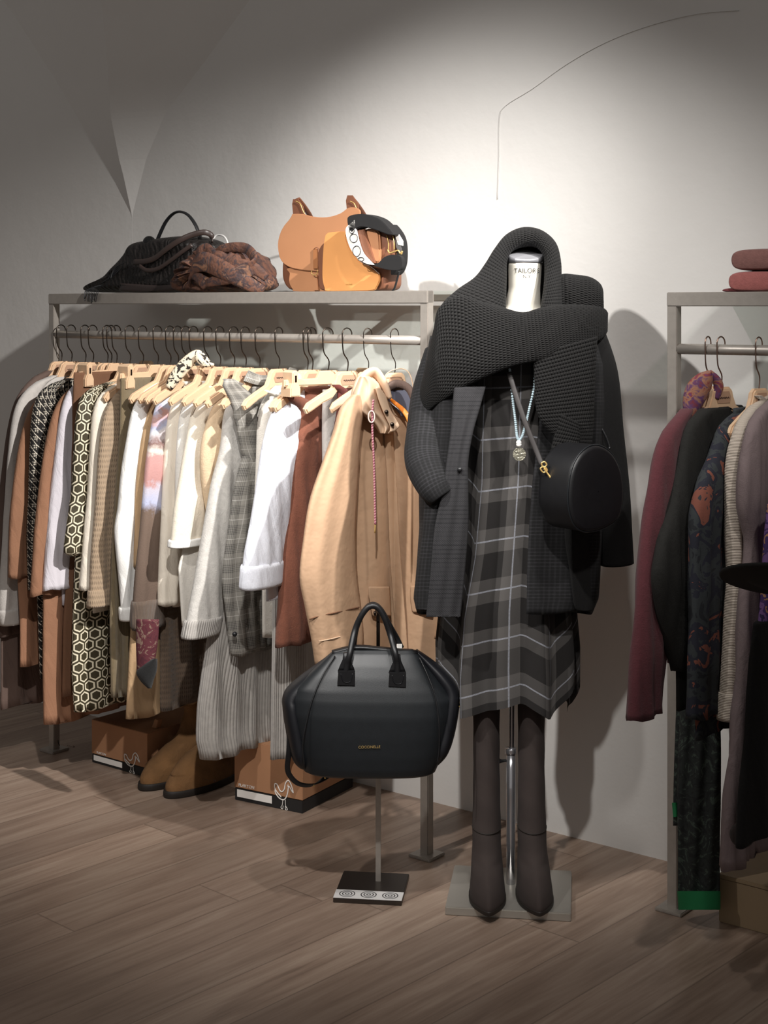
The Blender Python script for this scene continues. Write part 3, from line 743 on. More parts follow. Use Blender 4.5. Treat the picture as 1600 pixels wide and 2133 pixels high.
sheet_px('scarf_panel', [(1380, 1424, 1480), (1500, 1415, 1500), (1650, 1410, 1502), (1750, 1412, 1500), (1858, 1412, 1500), (1862, 1412, 1500)], .03, m_dg, gs, lambda x, y: 3.46-(x-1455)*.0006, fold=.006)
sheet_px('hem_band', [(1856, 1411, 1501), (1860, 1411, 1501), (1890, 1413, 1501), (1895, 1413, 1500)], .056, m_gr, gs, lambda x, y: 3.46-(x-1455)*.0006, nr=10)
sheet_px('scarf_panel', [(1380, 1412, 1440), (1600, 1404, 1432), (1720, 1402, 1430)], .02, m_dg, gs, lambda x, y: 3.5, nr=16)
sheet_px('hem_band', [(1672, 1400, 1414), (1676, 1400, 1414), (1698, 1402, 1415), (1702, 1402, 1414)], .024, m_gr, gs, lambda x, y: 3.49, nr=8)
for px, l in ((1502, 'black olive jacket'), (1581, 'cream white ribbed sweater')):
    put_hanger('wood', px, 'pale wooden hanger on the right rack carrying the '+l, 'wooden hangers on the right rack', C0, 1.35, 'hook2', dyaw=-14)
put_hanger('wood', 1475, 'pale wooden hanger of the maroon sweater under a purple print scarf', 'wooden hangers on the right rack', C0, 1.35, 'hook2')
ps = thing('neck_scarf', 'purple, red and ochre print scarf draped over the maroon sweater hanger', 'scarf', P(1455, 870, 3.45))
psm = mat('purple_ochre_print', lambda: ramp(noise(coords('Object')[3], 34, 3, .6, .6), [(.34, lin(112, 44, 54)), (.44, lin(84, 52, 92)), (.52, lin(150, 106, 80)), (.6, lin(122, 46, 56)), (.68, lin(90, 56, 98))]), .85)
swp('scarf_loop', [P(x, y, 3.44) for x, y in ((1441, 872), (1440, 850), (1452, 815), (1470, 788), (1479, 773))], [.006, .02, .028, .02, .004], .014, parent=ps, m=psm, side=(1, 0, .3))
swp('scarf_loop', [P(x, y, 3.47) for x, y in ((1479, 773), (1490, 788), (1497, 805), (1490, 830))], [.004, .01, .012, .01], .01, parent=ps, m=psm, side=(1, 0, .3))
hat = thing('felt_hat', 'black brimmed hat tip entering at the right edge in front of clothes', 'hat', P(1620, 1210, 3.0))
hatm = mat('black_felt', var(lin(22, 20, 18), .1, 40), .8, bump=b_fuzz(500), bstr=.2, bdist=.001)
rows = []
for i, (rr_, zz) in enumerate(((.0, .02), (.04, .02), (.06, .015), (.08, .008), (.1, .0), (.14, .004), (.142, .0), (.14, -.004), (.09, -.008), (.0, -.008))):
    rows.append([Vector((rr_*1.0*math.cos(2*PI*j/48)+.0, rr_*.8*math.sin(2*PI*j/48), zz)) for j in range(48)])
# brim stands on edge, tilted: rotate so that it reads as a thin lens
def xf(v):
    q = Matrix.Rotation(math.radians(188), 4, 'Y') @ Matrix.Rotation(math.radians(24), 4, 'X') @ v
    return q
# hat hangs on a short display stem
obj('crown_and_brim', grid('crown_and_brim', [[xf(v)+Vector((.025, 0, .0)) for v in r] for r in rows]), hatm, hat)
swp('display_stem', [P(1656, 1215, 3.0), P(1656, 1500, 3.0), P(1656, 2090, 3.0)], .006, parent=hat, m=M['steel'], n=10, res=10) 
pom = thing('pom_pom', 'round dark knitted pom-pom hanging at the hem of the black skirt', 'pom-pom', P(1546, 1752, 3.12))
rows = []
for i in range(17):
    a = PI*i/16; rows.append([Vector((.026*math.sin(a)*math.cos(2*PI*j/24), .026*math.sin(a)*math.sin(2*PI*j/24), .026*math.cos(a)+.013)) for j in range(24)])
obj('ball', grid('ball', rows), wool('dark_brown_wool', (44, 34, 30)), pom)

# right shelf: folded knits
kp = [wool('dusty_brown_pink_knit', (140, 98, 92), .14), wool('dusty_rose_knit', (168, 100, 96), .12), wool('deep_rose_knit', (120, 58, 62), .12)]
def shelf_pt(px, z, c):   # point on plane n.p = c
    k = (px-800)/F; d = c/(.6131*k+.79); return Vector((k*d, d, z))
ztop2 = 1.486
for i, (px, w_, h_, z, mm, lb) in enumerate(((1612, .15, .052, ztop2+.050, 0, 'upper brownish pink folded knit, on top of the rose one'), (1610, .16, .05, ztop2, 1, 'lower rose pink folded knit lying on the right rack shelf'))):
    p = shelf_pt(px, z, 3.36); ox = [(-w_/2, h_*.5), (-w_/2+.008, h_*.86), (-w_/4, h_), (w_/4, h_), (w_/2, h_*.8), (w_/2, h_*.2), (w_/4, 0), (-w_/4, 0), (-w_/2+.008, h_*.12)]
    r = thing('folded_knit', lb, 'folded knitwear', p, RROT, 'folded pink knits on the right shelf')
    pillow('folded_body', ox, .2, kp[mm], r, edge=.25)
    sweep('fold_edge', [(-w_/2-.002, -.05, h_*.5), (-w_/2-.004, 0, h_*.52), (-w_/2-.002, .05, h_*.5)], .006, .008, m=kp[mm], parent=r)
p = shelf_pt(1552, ztop2, 3.32); r = thing('folded_knit', 'flat deep rose knit edge sticking out left under the folded pink knits', 'folded knitwear', p, RROT)
pillow('folded_body', [(-.045, .004), (-.03, .009), (.02, .012), (.05, .012), (.05, 0), (-.03, 0)], .1, kp[2], r)

# beige storage box at right
p = Vector((.79, 3.49, 0)); r = thing('storage_box', 'beige lidded storage box on the floor under the right rack', 'box', p, RROT)
bm_ = mat('beige_box', var(lin(150, 128, 100), .04, 8), .7)
box('box_body', (.2, .13, .052), (.4, .26, .104), bm_, r, .002); box('lid', (.2, .13, .108), (.404, .264, .01), bm_, r, .002)

# ------------------------------------------------------------------ shoe boxes and brown boots
def shoebox(corner, rz, W, L, Hh, label):
    r = thing('shoe_box', label, 'shoe box', corner, rz, 'brown shoe boxes with a white bird emblem')
    # corner = right front corner; box extends -x and +y
    box('box_base', (-W/2, L/2, Hh*.1), (W, L, Hh*.2), M['blackink'], r, .001)
    box('lid', (-W/2, L/2, Hh*.6), (W+.003, L+.003, Hh*.78), M['card'], r, .0015)
    y = -.0022
    lab = box('size_label', (-W*.70, y, Hh*.125), (W*.52, .001, Hh*.12), M['white'], r, 0)
    e = lambda x, z: (-W*x, y-.0005, Hh*z*.5)
    def line(pts, rad=.0013): return [e(*q) for q in pts]
    em = sweep('bird_emblem', line([(.30, .40), (.385, .60), (.395, .78), (.36, .78), (.325, .62), (.29, .58), (.255, .68), (.24, .86), (.20, .98), (.16, .88), (.125, .62), (.15, .68), (.19, .80), (.205, .60), (.23, .42), (.27, .33), (.33, .36), (.385, .5), (.39, .62)]), .0019, .0009, n=6, m=M['white'], parent=r, res=90)
    for q in ([(.275, .34), (.285, .16), (.305, .08), (.28, .03), (.272, .14)], [(.24, .34), (.235, .16), (.22, .1), (.21, .04), (.235, .03), (.24, .14)]):
        sweep('bird_leg', line(q), .0013, .0009, n=6, m=M['white'], parent=em, res=24)
    sweep('bird_eye', line([(.2, .84), (.205, .8), (.195, .78)]), .0012, n=6, m=M['white'], parent=em)
    txt('maker_name', 'PLAKTON', Hh*.07, (-W*.82, y-.0002, Hh*.26), (PI/2, 0, 0), M['white'], r)
    txt('label_print', '-- ------- 39', Hh*.06, (-W*.68, y-.0008, Hh*.125), (PI/2, 0, 0), M['ink'], lab)
    sweep('label_flick', [(-W*.93, y-.0008, Hh*.18), (-W*.925, y-.0008, Hh*.11), (-W*.90, y-.0008, Hh*.065)], .002, .0006, n=6, m=M['blackink'], parent=lab)
    return r
shoebox((-.7295, 4.557, 0), RROT, .255, .33, .138, 'smaller looking brown shoe box under the left clothes with open top flap')
fl = [o for o in S.objects if o.name.startswith('shoe_box')][-1]
prism('box_flap', [(-.035, .138), (-.015, .138), (-.005, .165), (-.02, .167)], .02, M['card'], fl, .001, y0=.06)
shoebox((-.2337, 4.233, 0), math.radians(-30.5), .238, .275, .18, 'larger brown shoe box under the grey cardigan and black handbag')

def boot(name, label, catg, loc, rz, rows, sole_rows, m, group, hgt=None, pointed=0.0, wr=0.0, seed=0):
    r = thing(name, label, catg, loc, rz, group)
    def mk(rws, n=40, R=None):
        q = cat([(a, b, c) for a, b, c, d in rws], R or len(rws)*5); q2 = cat([(d, 0) for a, b, c, d in rws], len(q)); out = []
        for i, v in enumerate(q):
            z, cy, ry = v.x, v.y, v.z; rx = q2[i].x; row = []
            for j in range(n):
                a = 2*PI*j/n; s, c = math.sin(a), math.cos(a)
                fwd = max(0, -s); tp = 1-pointed*fwd**3*(1 if z < .09 else 0)
                k = 1+wr*math.sin(z*70+a*2+seed)*(1 if z > .06 else 0)
                row.append((rx*c*tp*k, cy+ry*s*k, z))
            out.append(row)
        return out
    obj('boot_upper', grid('boot_upper', mk(rows)), m, r)
    obj('sole', grid('sole', mk(sole_rows, R=6)), M['sole'], r)
    return r
# brown boots: rows z, cy, ry, rx   (-y is forward)
br = [(.28, .085, .058, .048), (.24, .085, .06, .047), (.2, .085, .056, .045), (.165, .088, .062, .047), (.14, .08, .062, .046), (.12, .062, .075, .046), (.105, .035, .095, .047), (.09, .02, .11, .048), (.075, .01, .122, .05), (.055, -.004, .136, .052), (.035, -.01, .145, .054), (.018, -.01, .146, .054)]
bs = [(.02, -.01, .152, .058), (.012, -.01, .154, .06), (.0, -.01, .152, .058)]
bp = Vector((-.638, 4.387, 0))+RN*.14-RU*.0
boot('ankle_boot', 'worn brown suede ankle boot in front, nearer the larger box', 'boot', bp+RU*.01, RROT, br, bs, M['suedeb'], 'pair of brown suede boots', pointed=.02, wr=.07)
boot('ankle_boot', 'worn brown suede ankle boot behind, nearer the left shoe box', 'boot', bp-RU*.1, RROT, br, bs, M['suedeb'], 'pair of brown suede boots', pointed=.02, wr=.07, seed=2)

# ------------------------------------------------------------------ bags on the shelf
ZS = 1.494
def plane_pt(px, py, c):
    k = (px-800)/F; d = c/(RN.x*k+RN.y); return P(px, py, d)
cR = RN.dot(B0)
def frame(px, c):
    p = plane_pt(px, 0, c); p.z = ZS; return p
def loc(pts, c, root): 
    out = []
    for px, py in pts:
        p = plane_pt(px, py, c)-root; out.append((p.dot(RU), p.z))
    return out
def loc3(pts, root, c):
    out = []
    for q in pts:
        cc = c+(q[2] if len(q) > 2 else 0); p = plane_pt(q[0], q[1], cc)-root; out.append(Vector((p.dot(RU), cc-c, p.z)))
    return out
# tan saddle bag
c = cR+.20; rt = frame(660, c)
sb = thing('saddle_bag', 'large tan leather saddle bag with front flap standing on the steel shelf', 'handbag', rt, RROT)
pillow('bag_body', loc([(607, 530), (604, 565), (606, 585), (614, 600), (630, 606), (700, 606), (770, 606), (785, 560), (775, 500), (700, 480), (620, 490)], c, rt), .09, M['tan3'], sb, edge=.12, n=90)
bp_ = prism('front_pocket', loc([(608, 570), (607, 588), (614, 602), (622, 607), (700, 607), (715, 600), (715, 560), (610, 558)], c-.05, rt), .02, M['tan'], sb, .004, y0=-.05, smooth_n=60)
prism('flap', loc([(612, 446), (632, 446), (652, 451), (672, 453), (692, 451), (712, 444), (726, 434), (738, 432), (750, 437), (752, 448), (748, 470), (760, 500), (775, 540), (765, 562), (700, 566), (660, 565), (628, 562), (604, 556), (588, 543), (582, 525), (581, 505), (586, 485), (594, 470), (604, 458), (609, 450)], c-.062, rt), .006, M['tan'], sb, .0015, y0=-.064, smooth_n=140)
prism('flap_top', loc([(636, 452), (660, 456), (700, 455), (728, 446), (740, 446), (745, 490), (630, 490)], c-.0, rt), .05, M['tan'], sb, .01, y0=-.0, smooth_n=50, seg=3)
prism('strap_tab', loc([(653, 518), (663, 518), (663, 560), (653, 560)], c-.07, rt), .004, mat('dark_tan_leather', lin(164, 108, 68), .5), sb, .001, y0=-.07)
sweep('strap_edge', loc3([(654, 519, -.073), (658, 516, -.073), (663, 519, -.073), (663, 558, -.073)], rt, c), .0011, m=M['tan3'], parent=sb, n=6)
prism('buckle_strap', loc([(652, 572), (661, 572), (664, 605), (654, 605)], c-.065, rt), .004, M['tan'], sb, .001, y0=-.065)
sweep('buckle', loc3([(649, 564, -.078), (650, 570, -.078), (655, 573, -.078), (660, 570, -.078), (662, 562, -.078)], rt, c), .0016, m=M['gold'], parent=sb, n=8)
for nm, pts in (('left', [(611, 448), (609, 425), (611, 415), (622, 415), (632, 430), (636, 448)]), ('right', [(723, 436), (721, 418), (724, 407), (735, 407), (747, 425), (748, 440)])):
    t = prism('handle_tab', loc(pts, c-.03, rt), .004, M['tan3'], sb, .001, y0=-.03)
    x0 = pts[3][0]
    sweep('ring', loc3([(x0-6, 419, -.036), (x0+3, 424, -.036), (x0+9, 438, -.036), (x0+13, 446, -.036)], rt, c), .0014, m=M['gold'], parent=t, n=8)
    sweep('handle_strap', loc3([(x0-2, 413, -.02), (x0+10, 428, .01), (x0+24, 450, .06), (x0+30, 470, .09)], rt, c), .008, .002, m=M['tan3'], parent=sb, n=10, side=(1, 0, .5))
# golden tan crossbody bag in front
c2 = cR+.10; r2 = frame(740, c2)
cb = thing('crossbody_bag', 'golden tan leather bag in front of the larger saddle bag on shelf', 'handbag', r2, RROT)
pillow('bag_body', loc([(677, 520), (676, 560), (676, 585), (678, 598), (686, 606), (730, 607), (780, 607), (812, 606), (823, 598), (825, 580), (824, 545), (815, 525), (760, 505), (700, 500)], c2, r2), .075, M['tan3'], cb, edge=.1, n=90)
prism('front_flap', loc([(681, 488), (690, 484), (722, 483), (722, 495), (728, 512), (738, 530), (752, 546), (768, 552), (778, 562), (790, 569), (792, 584), (786, 598), (778, 605), (735, 607), (684, 607), (677, 598), (673, 580), (673, 550), (675, 515), (678, 495)], c2-.045, r2), .008, M['tan2'], cb, .002, y0=-.045, smooth_n=120)
for q in ([(722, 484), (728, 512), (740, 532), (756, 548), (772, 555), (790, 570)],):
    sweep('stitched_edge', loc3([(a, b, -.051) for a, b in q], r2, c2), .0009, m=M['white'], parent=cb, n=6)
t = txt('maker_name', 'coccinelle', .006, (0, 0, 0), (PI/2, 0, 0), M['gold'], cb); q = loc([(727, 592)], c2-.05, r2)[0]; t.location = (q[0], -.0496, q[1])
# camera bag with wide strap
c3 = cR+.07; r3 = frame(810, c3)
kb = thing('camera_bag', 'small tan camera bag with wide black and white strap at shelf right', 'handbag', r3, RROT)
pillow('bag_body', loc([(764, 482), (782, 478), (812, 480), (828, 486), (834, 505), (836, 535), (828, 556), (800, 560), (784, 552), (772, 520)], c3, r3), .06, M['tan3'], kb, edge=.08, n=70)
prism('front_panel', loc([(765, 480), (778, 477), (789, 482), (793, 495), (794, 535), (790, 548), (782, 542), (773, 515)], c3-.034, r3), .012, M['tan'], kb, .004, y0=-.034, smooth_n=50)
for dx in (0, 12):
    sweep('zip', loc3([(806+dx, 490, -.032), (809+dx, 505, -.033), (809+dx, 520, -.033)], r3, c3), .0015, m=M['gold'], parent=kb, n=6)
zp = sweep('zip_pull', loc3([(808, 520, -.038), (812, 527, -.04), (822, 524, -.04), (830, 522, -.04), (834, 528, -.04), (838, 523, -.04), (836, 530, -.04)], r3, c3), .0022, m=M['gold'], parent=kb, n=8)
prism('white_lining', loc([(820, 487), (829, 487), (838, 502), (838, 512), (828, 510)], c3-.034, r3), .004, M['white'], kb, .001, y0=-.03)
strapm = mat('black_webbing', var(lin(24, 23, 24), .1, 60), .8, bump=b_weave(1500), bstr=.3, bdist=.001)
prism('wide_strap', loc([(742, 462), (744, 453), (758, 448), (780, 448), (805, 456), (822, 470), (836, 488), (828, 490), (800, 480), (775, 474), (760, 478), (752, 486), (745, 478)], c3-.02, r3), .04, strapm, kb, .004, y0=-.04, smooth_n=80)
prism('wide_strap', loc([(822, 468), (838, 487), (845, 510), (845, 545), (838, 566), (828, 572), (830, 548), (836, 520), (830, 495)], c3+.01, r3), .04, strapm, kb, .004, y0=0, smooth_n=60)
prism('wide_strap', loc([(792, 548), (805, 536), (820, 531), (838, 534), (842, 548), (838, 562), (812, 562), (790, 556), (778, 552)], c3-.045, r3), .014, strapm, kb, .004, y0=-.048, smooth_n=60)
ws = prism('patterned_strap', loc([(738, 463), (744, 459), (745, 476), (748, 492), (752, 508), (760, 528), (776, 546), (782, 552), (764, 548), (748, 536), (738, 524), (730, 507), (725, 487), (726, 474)], c3-.05, r3), .008, M['white'], kb, .002, y0=-.056, smooth_n=80)
for (x, y, rx, ry) in ((737, 496, 8, 9), (743, 523, 8, 11), (752, 540, 6, 4), (733, 480, 5, 6)):
    sweep('printed_ring', loc3([(x+rx*math.cos(a*PI/6), y+ry*math.sin(a*PI/6), -.0615) for a in range(12)], r3, c3), .0013, .0008, m=M['blackink'], parent=ws, n=6, closed_path=True, res=36)
prism('strap_inside', loc([(746, 478), (762, 478), (775, 520), (784, 548), (776, 548), (758, 528), (750, 505)], c3-.04, r3), .02, M['tan3'], kb, .002, y0=-.04)
prism('strap_print', loc([(828, 492), (836, 500), (842, 520), (838, 530), (830, 515)], c3-.02, r3), .003, mat('grey_strap_print', lin(90, 88, 88), .7), kb, .001, y0=-.03)
sweep('strap_end', loc3([(832, 565, -.02), (828, 580, -.02), (822, 600, -.02), (818, 605, -.02)], r3, c3), .004, .002, m=M['blk'], parent=kb)

# black slouchy bag
c4 = cR+.17; r4 = frame(330, c4)
slm = mat('black_grained_leather', var(lin(24, 19, 17), .14, 40), .5, bump=lambda: (coords('Object')[0]*330+(noise(coords('Object')[3], 26, 3))*14).sin()+noise(coords('Object')[3], 200, 2)*.6, bstr=.5, bdist=.003)
hb = thing('slouchy_bag', 'black grained leather slouchy bag with tassels on the left of shelf', 'handbag', r4, RROT)
pillow('bag_body', loc([(196, 608), (215, 594), (240, 578), (262, 556), (285, 528), (303, 506), (330, 500), (365, 494), (405, 492), (438, 498), (458, 512), (470, 550), (475, 608), (400, 609), (300, 609)], c4, r4), .17, slm, hb, edge=.3, n=110, wav=.04)
pillow('bottom_fold', loc([(248, 594), (252, 590), (330, 594), (372, 592), (376, 604), (330, 609), (250, 608)], c4-.09, r4), .05, M['tan3'] if False else mat('dark_brown_leather', lin(52, 42, 40), .45), hb, edge=.4, y0=-.075)
sweep('handle', loc3([(326, 506, -.03), (332, 490, -.03), (345, 463, -.03), (360, 446, -.03), (375, 441, -.03), (392, 448, -.03), (407, 468, -.03), (416, 492, -.03), (418, 512, -.04)], r4, c4), .004, .0075, m=M['blk'], parent=hb, n=12, side=(0, 0, 1))
darkh = mat('dark_brown_handle', lin(56, 44, 40), .42)
sweep('handle', loc3([(278, 546, -.095), (300, 545, -.1), (322, 538, -.1), (345, 520, -.1), (372, 502, -.09), (398, 490, -.07), (425, 484, -.05), (440, 490, -.03), (442, 505, -.03)], r4, c4), .009, .003, m=darkh, parent=hb, n=12, side=(0, 0, 1))
sweep('handle', loc3([(290, 553, -.1), (305, 563, -.1), (328, 560, -.1), (352, 545, -.1), (380, 524, -.095), (400, 510, -.085)], r4, c4), .007, .003, m=darkh, parent=hb, n=12, side=(0, 0, 1))
q = loc3([(311, 505, -.06)], r4, c4)[0]; rows = []
for i in range(15):
    a = PI*i/14; rows.append([q+Vector((.021*math.sin(a)*math.cos(2*PI*j/24), .021*math.sin(a)*math.sin(2*PI*j/24), .021*math.cos(a))) for j in range(24)])
obj('round_charm', grid('round_charm', rows), mat('glossy_black', lin(14, 14, 14), .12), hb)
for i in range(9):
    x = 176+i*3.2; q = [(212-i*.5, 594+i*.8, -.12), (196, 598+i*.5, -.15), (x+3, 606, -.185), (x, 614+random.uniform(0, 4), -.192), (x+random.uniform(-3, 3), 626+random.uniform(-4, 10), -.192)]
    sweep('tassel', loc3(q, r4, c4), .0022, .0012, m=M['blk'], parent=hb, n=6)
for i in range(4):
    sweep('cord', loc3([(212+i*6, 590-i*3, -.1), (240, 566-i*4+4, -.09), (262+i*2, 548-i*2, -.08), (290, 520-i, -.07)], r4, c4), .0025, m=M['blk'], parent=hb, n=6)
sweep('round_handle', loc3([(442, 500, .02), (452, 490, .03), (466, 492, .03), (474, 505, .03), (476, 525, .03)], r4, c4), .003, m=mat('pale_ring', lin(205, 203, 200), .4), parent=hb)
# scarf bundle
c5 = cR+.09; r5 = frame(470, c5)
sfm = mat('rust_charcoal_print', lambda: ramp(noise(coords('Object')[3], 17, 3, .6, .8), [(.32, lin(44, 36, 40)), (.42, lin(84, 56, 46)), (.5, lin(104, 68, 52)), (.58, lin(52, 42, 46)), (.66, lin(140, 100, 76)), (.72, lin(70, 50, 46))]), .75, bump=b_noise(40, 4), bstr=.5, bdist=.01)
sf = thing('scarf_bundle', 'rust and charcoal print scarf bundled in front of the black bag', 'scarf', r5, RROT)
rows = []; base = catc(loc([(377, 600), (377, 585), (385, 568), (398, 556), (410, 535), (425, 522), (445, 518), (480, 517), (512, 517), (530, 528), (548, 550), (562, 578), (562, 598), (545, 607), (500, 609), (440, 609), (395, 609)], c5, r5), 120)
cc = sum(base, Vector((0, 0)))/120
for k in range(25):
    th = -PI/2+PI*k/24; s = .3+.7*math.cos(th)**.55 if abs(th) < PI/2-.01 else .3
    rows.append([Vector((cc.x+(v.x-cc.x)*s, .085*math.sin(th)*(1+.16*math.sin(j/120*PI*10+k*.5)+.1*math.sin(j*.9+k)), cc.y+(v.y-cc.y)*s*(1 if v.y < cc.y else 1+.03*math.sin(j*.5)*math.cos(th)))) for j, v in enumerate(base)])
obj('scarf_body', grid('scarf_body', rows), sfm, sf)
for q, ra in (([(395, 590, -.07), (402, 560, -.09), (425, 545, -.11), (470, 565, -.115), (520, 592, -.09), (550, 604, -.05)], [.012, .022, .026, .024, .018, .01]),
              ([(408, 560, -.07), (414, 535, -.08), (430, 522, -.08), (450, 540, -.1), (490, 552, -.1), (530, 560, -.08), (556, 580, -.05)], [.006, .016, .02, .02, .02, .016, .01]),
              ([(446, 530, -.05), (462, 519, -.06), (490, 515, -.06), (515, 519, -.06), (530, 540, -.07), (520, 560, -.09), (480, 575, -.11), (430, 590, -.1)], [.008, .012, .013, .014, .018, .02, .02, .01]),
              ([(380, 600, -.05), (382, 580, -.07), (395, 568, -.08), (412, 575, -.1), (430, 600, -.09)], [.008, .014, .016, .016, .01]),
              ([(400, 545, -.05), (412, 530, -.06), (420, 515, -.06), (426, 522, -.055)], [.01, .014, .006, .003])):
    sweep('scarf_fold', loc3(q, r5, c5), [a*1.15 for a in ra], [a*.38 for a in ra], m=sfm, parent=sf, n=16, side=(.25, .0, 1))

# ------------------------------------------------------------------ bag display stand
D = 3.706; sx = (785-800)/F*D
st = thing('bag_stand', 'slim steel bag stand on the floor with swirl print base strip', 'display stand', (sx, D-.03, 0), math.radians(-7))
def gp(px, py): 
    d = F*H/(py-HY); return Vector(((px-800)/F*d, d, 0))
box('base_plate', (-.012, .0, .006), (.168, .175, .012), mat('dark_steel_plate', lin(82, 76, 72), .35, .9), st, .0015)
strip = box('print_strip', (-.012, -.062, .0125), (.168, .05, .002), mat('satin_white_strip', lin(222, 220, 218), .4), st, .0005)
for k in (-1, 0, 1):
    for rr_ in (.0045, .0115, .0185):
        sweep('printed_swirl', [(k*.053+rr_*math.cos(a*PI/6), rr_*math.sin(a*PI/6), .0012) for a in range(12)], .0013, .0004, m=M['blackink'], parent=strip, n=6, closed_path=True, res=40, side=(0, 0, 1)) if False else obj('printed_swirl', grid('printed_swirl', [[(k*.053+q_*math.cos(a*PI/18), q_*math.sin(a*PI/18), .0013) for a in range(37)] for q_ in (rr_-.0012, rr_+.0012)], closed=False), M['blackink'], strip)
box('upright', (0, .03, .275), (.013, .005, .55), M['steel'], st, .0005)
box('upright', (0, .03, .62), (.009, .005, .15), M['hook'], st, .0005)
sweep('top_hook', [(0, .03, .66), (0, .03, .692), (0, .0, .698), (0, -.03, .692), (0, -.04, .70)], .0035, m=M['hook'], parent=st)

# black handbag hanging on the stand
bd_ = 3.60; HBr = P(768, 1595, bd_)
bg = thing('handbag', 'large black leather bowling handbag hanging on the slim steel stand', 'handbag', HBr, math.radians(4))
def bl3(px, py, off=0.0):
    return Vector(((px-768)/F*bd_, off, -(py-1595)/F*bd_))
# (y, xl, xr, half depth)
sec = [(1352, 702, 862, .012), (1360, 690, 872, .022), (1380, 668, 886, .036), (1405, 640, 908, .05), (1430, 614, 930, .062), (1450, 606, 943, .07), (1480, 606, 941, .078), (1520, 613, 932, .083), (1560, 622, 922, .086), (1585, 629, 912, .086), (1597, 631, 907, .083), (1602, 640, 900, .074)]
q = cat(sec, 60) if False else [Vector(a) for a in sec]
dense = []
for i in range(56):
    t = i/55*(len(sec)-1); k = min(int(t), len(sec)-2); f = t-k; dense.append([sec[k][m_]*(1-f)+sec[k+1][m_]*f for m_ in range(4)])
rows = []
for y, xl, xr, hd_ in dense:
    a = (xl+xr)/2; hw = (xr-xl)/2; row = []
    for j in range(64):
        th = 2*PI*j/64; cs, sn = math.cos(th), math.sin(th)
        e = .5+.35*max(0, min(1, (1450-y)/90.0))
        x = a+hw*math.copysign(abs(cs)**.62, cs)
        yy = hd_*math.copysign(abs(sn)**.62, sn)
        v = bl3(x, y, yy-.0); v.z += (x-768)*-.00003; row.append(v)
    rows.append(row)
obj('bag_body', grid('bag_body', rows), M['navy'], bg)
def fy(y):    # front depth
    for (a, b) in zip(sec, sec[1:]):
        if y <= b[0]: f = (y-a[0])/(b[0]-a[0]); return -(a[3]*(1-f)+b[3]*f)
    return -.08
# gusset wings
for sgn, pts in ((-1, [(690, 1362), (660, 1392), (630, 1420), (604, 1448), (603, 1470), (612, 1520), (622, 1570), (634, 1590)]), (1, [(876, 1360), (900, 1385), (925, 1412), (943, 1440), (944, 1470), (934, 1520), (922, 1560), (908, 1590)])):
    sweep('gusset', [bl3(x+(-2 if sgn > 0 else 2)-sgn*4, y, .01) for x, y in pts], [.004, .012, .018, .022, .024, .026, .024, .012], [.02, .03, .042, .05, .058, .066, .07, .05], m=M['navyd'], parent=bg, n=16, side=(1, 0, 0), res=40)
    ps_ = [(697, 1361), (672, 1395), (650, 1440), (636, 1490), (630, 1530), (633, 1570)] if sgn < 0 else [(872, 1366), (888, 1400), (902, 1440), (908, 1490), (908, 1540), (904, 1570)]
    sweep('seam', [bl3(x, y, fy(y)*.97) for x, y in ps_], .0018, m=M['blk'], parent=bg, n=8, res=30)
sweep('top_zip', [bl3(692, 1358, 0), bl3(740, 1348, .0), bl3(790, 1352, 0), bl3(870, 1361, 0)], .006, .012, m=M['blk'], parent=bg, side=(0, 0, 1))
for off, pts in ((-.045, [(719, 1392), (722, 1372), (727, 1350), (738, 1310), (752, 1278), (768, 1260), (785, 1262), (800, 1285), (812, 1320), (820, 1350), (824, 1372), (825, 1396)]), (.03, [(737, 1352), (742, 1310), (756, 1278), (774, 1261), (792, 1270), (812, 1305), (828, 1335), (838, 1356)])):
    h = sweep('handle', [bl3(x, y, off*(1 if y > 1330 else .35)-.006) for x, y in pts], .0074, m=M['blk'], parent=bg, n=14, res=60)
for x, y in ((720, 1392), (825, 1397)):
    rows = [[bl3(x+w_*math.cos(2*PI*j/20), yy, fy(1385)-.004+.005*math.sin(2*PI*j/20)) for j in range(20)] for yy, w_ in ((y-42, 6), (y-28, 8), (y-12, 15), (y-4, 18))]
    obj('handle_base', grid('handle_base', rows), M['blk'], bg)
    t = prism('handle_tab', [((x-768+a)/F*bd_, -(y-1595+b)/F*bd_) for a, b in ((-17, -8), (17, -8), (17, 24), (-19, 22))], .006, M['blk'], bg, .0015, y0=fy(1405)-.006)
    sweep('stitching', [bl3(x+a, y+b, fy(1405)-.0098) for a, b in ((-12, -2), (-8, 12), (0, 16), (8, 13), (12, -2))], .0009, m=M['navyd'], parent=t, n=6)
txt('maker_name', 'COCCINELLE', .0088, bl3(765, 1534, -.0875), (PI/2, 0, 0), M['gold'], bg)
sweep('clasp', [bl3(*p_, -.02) for p_ in ((610, 1442), (604, 1448), (600, 1470), (603, 1478), (607, 1470), (610, 1448))], .0016, m=M['gold'], parent=bg, n=8, closed_path=True, res=36)
sweep('clasp', [bl3(*p_, -.02) for p_ in ((603, 1478), (598, 1482), (602, 1488), (609, 1484))], .002, m=M['gold'], parent=bg, n=8, closed_path=True, res=24)
sweep('clasp', [bl3(*p_, -.01) for p_ in ((936, 1434), (944, 1442), (956, 1462), (960, 1470), (954, 1474), (946, 1466), (940, 1448))], .0017, m=M['gold'], parent=bg, n=8, closed_path=True, res=36)
sweep('shoulder_strap', [bl3(*p_) for p_ in ((604, 1488, -.02), (604, 1520, -.02), (602, 1560, -.02), (599, 1592, -.015), (606, 1612, -.01), (624, 1630, 0), (652, 1635, .01), (680, 1622, .02), (700, 1600, .02), (704, 1590, .02))], .0065, .002, m=M['blk'], parent=bg, n=10, side=(1, 0, .4), res=60)
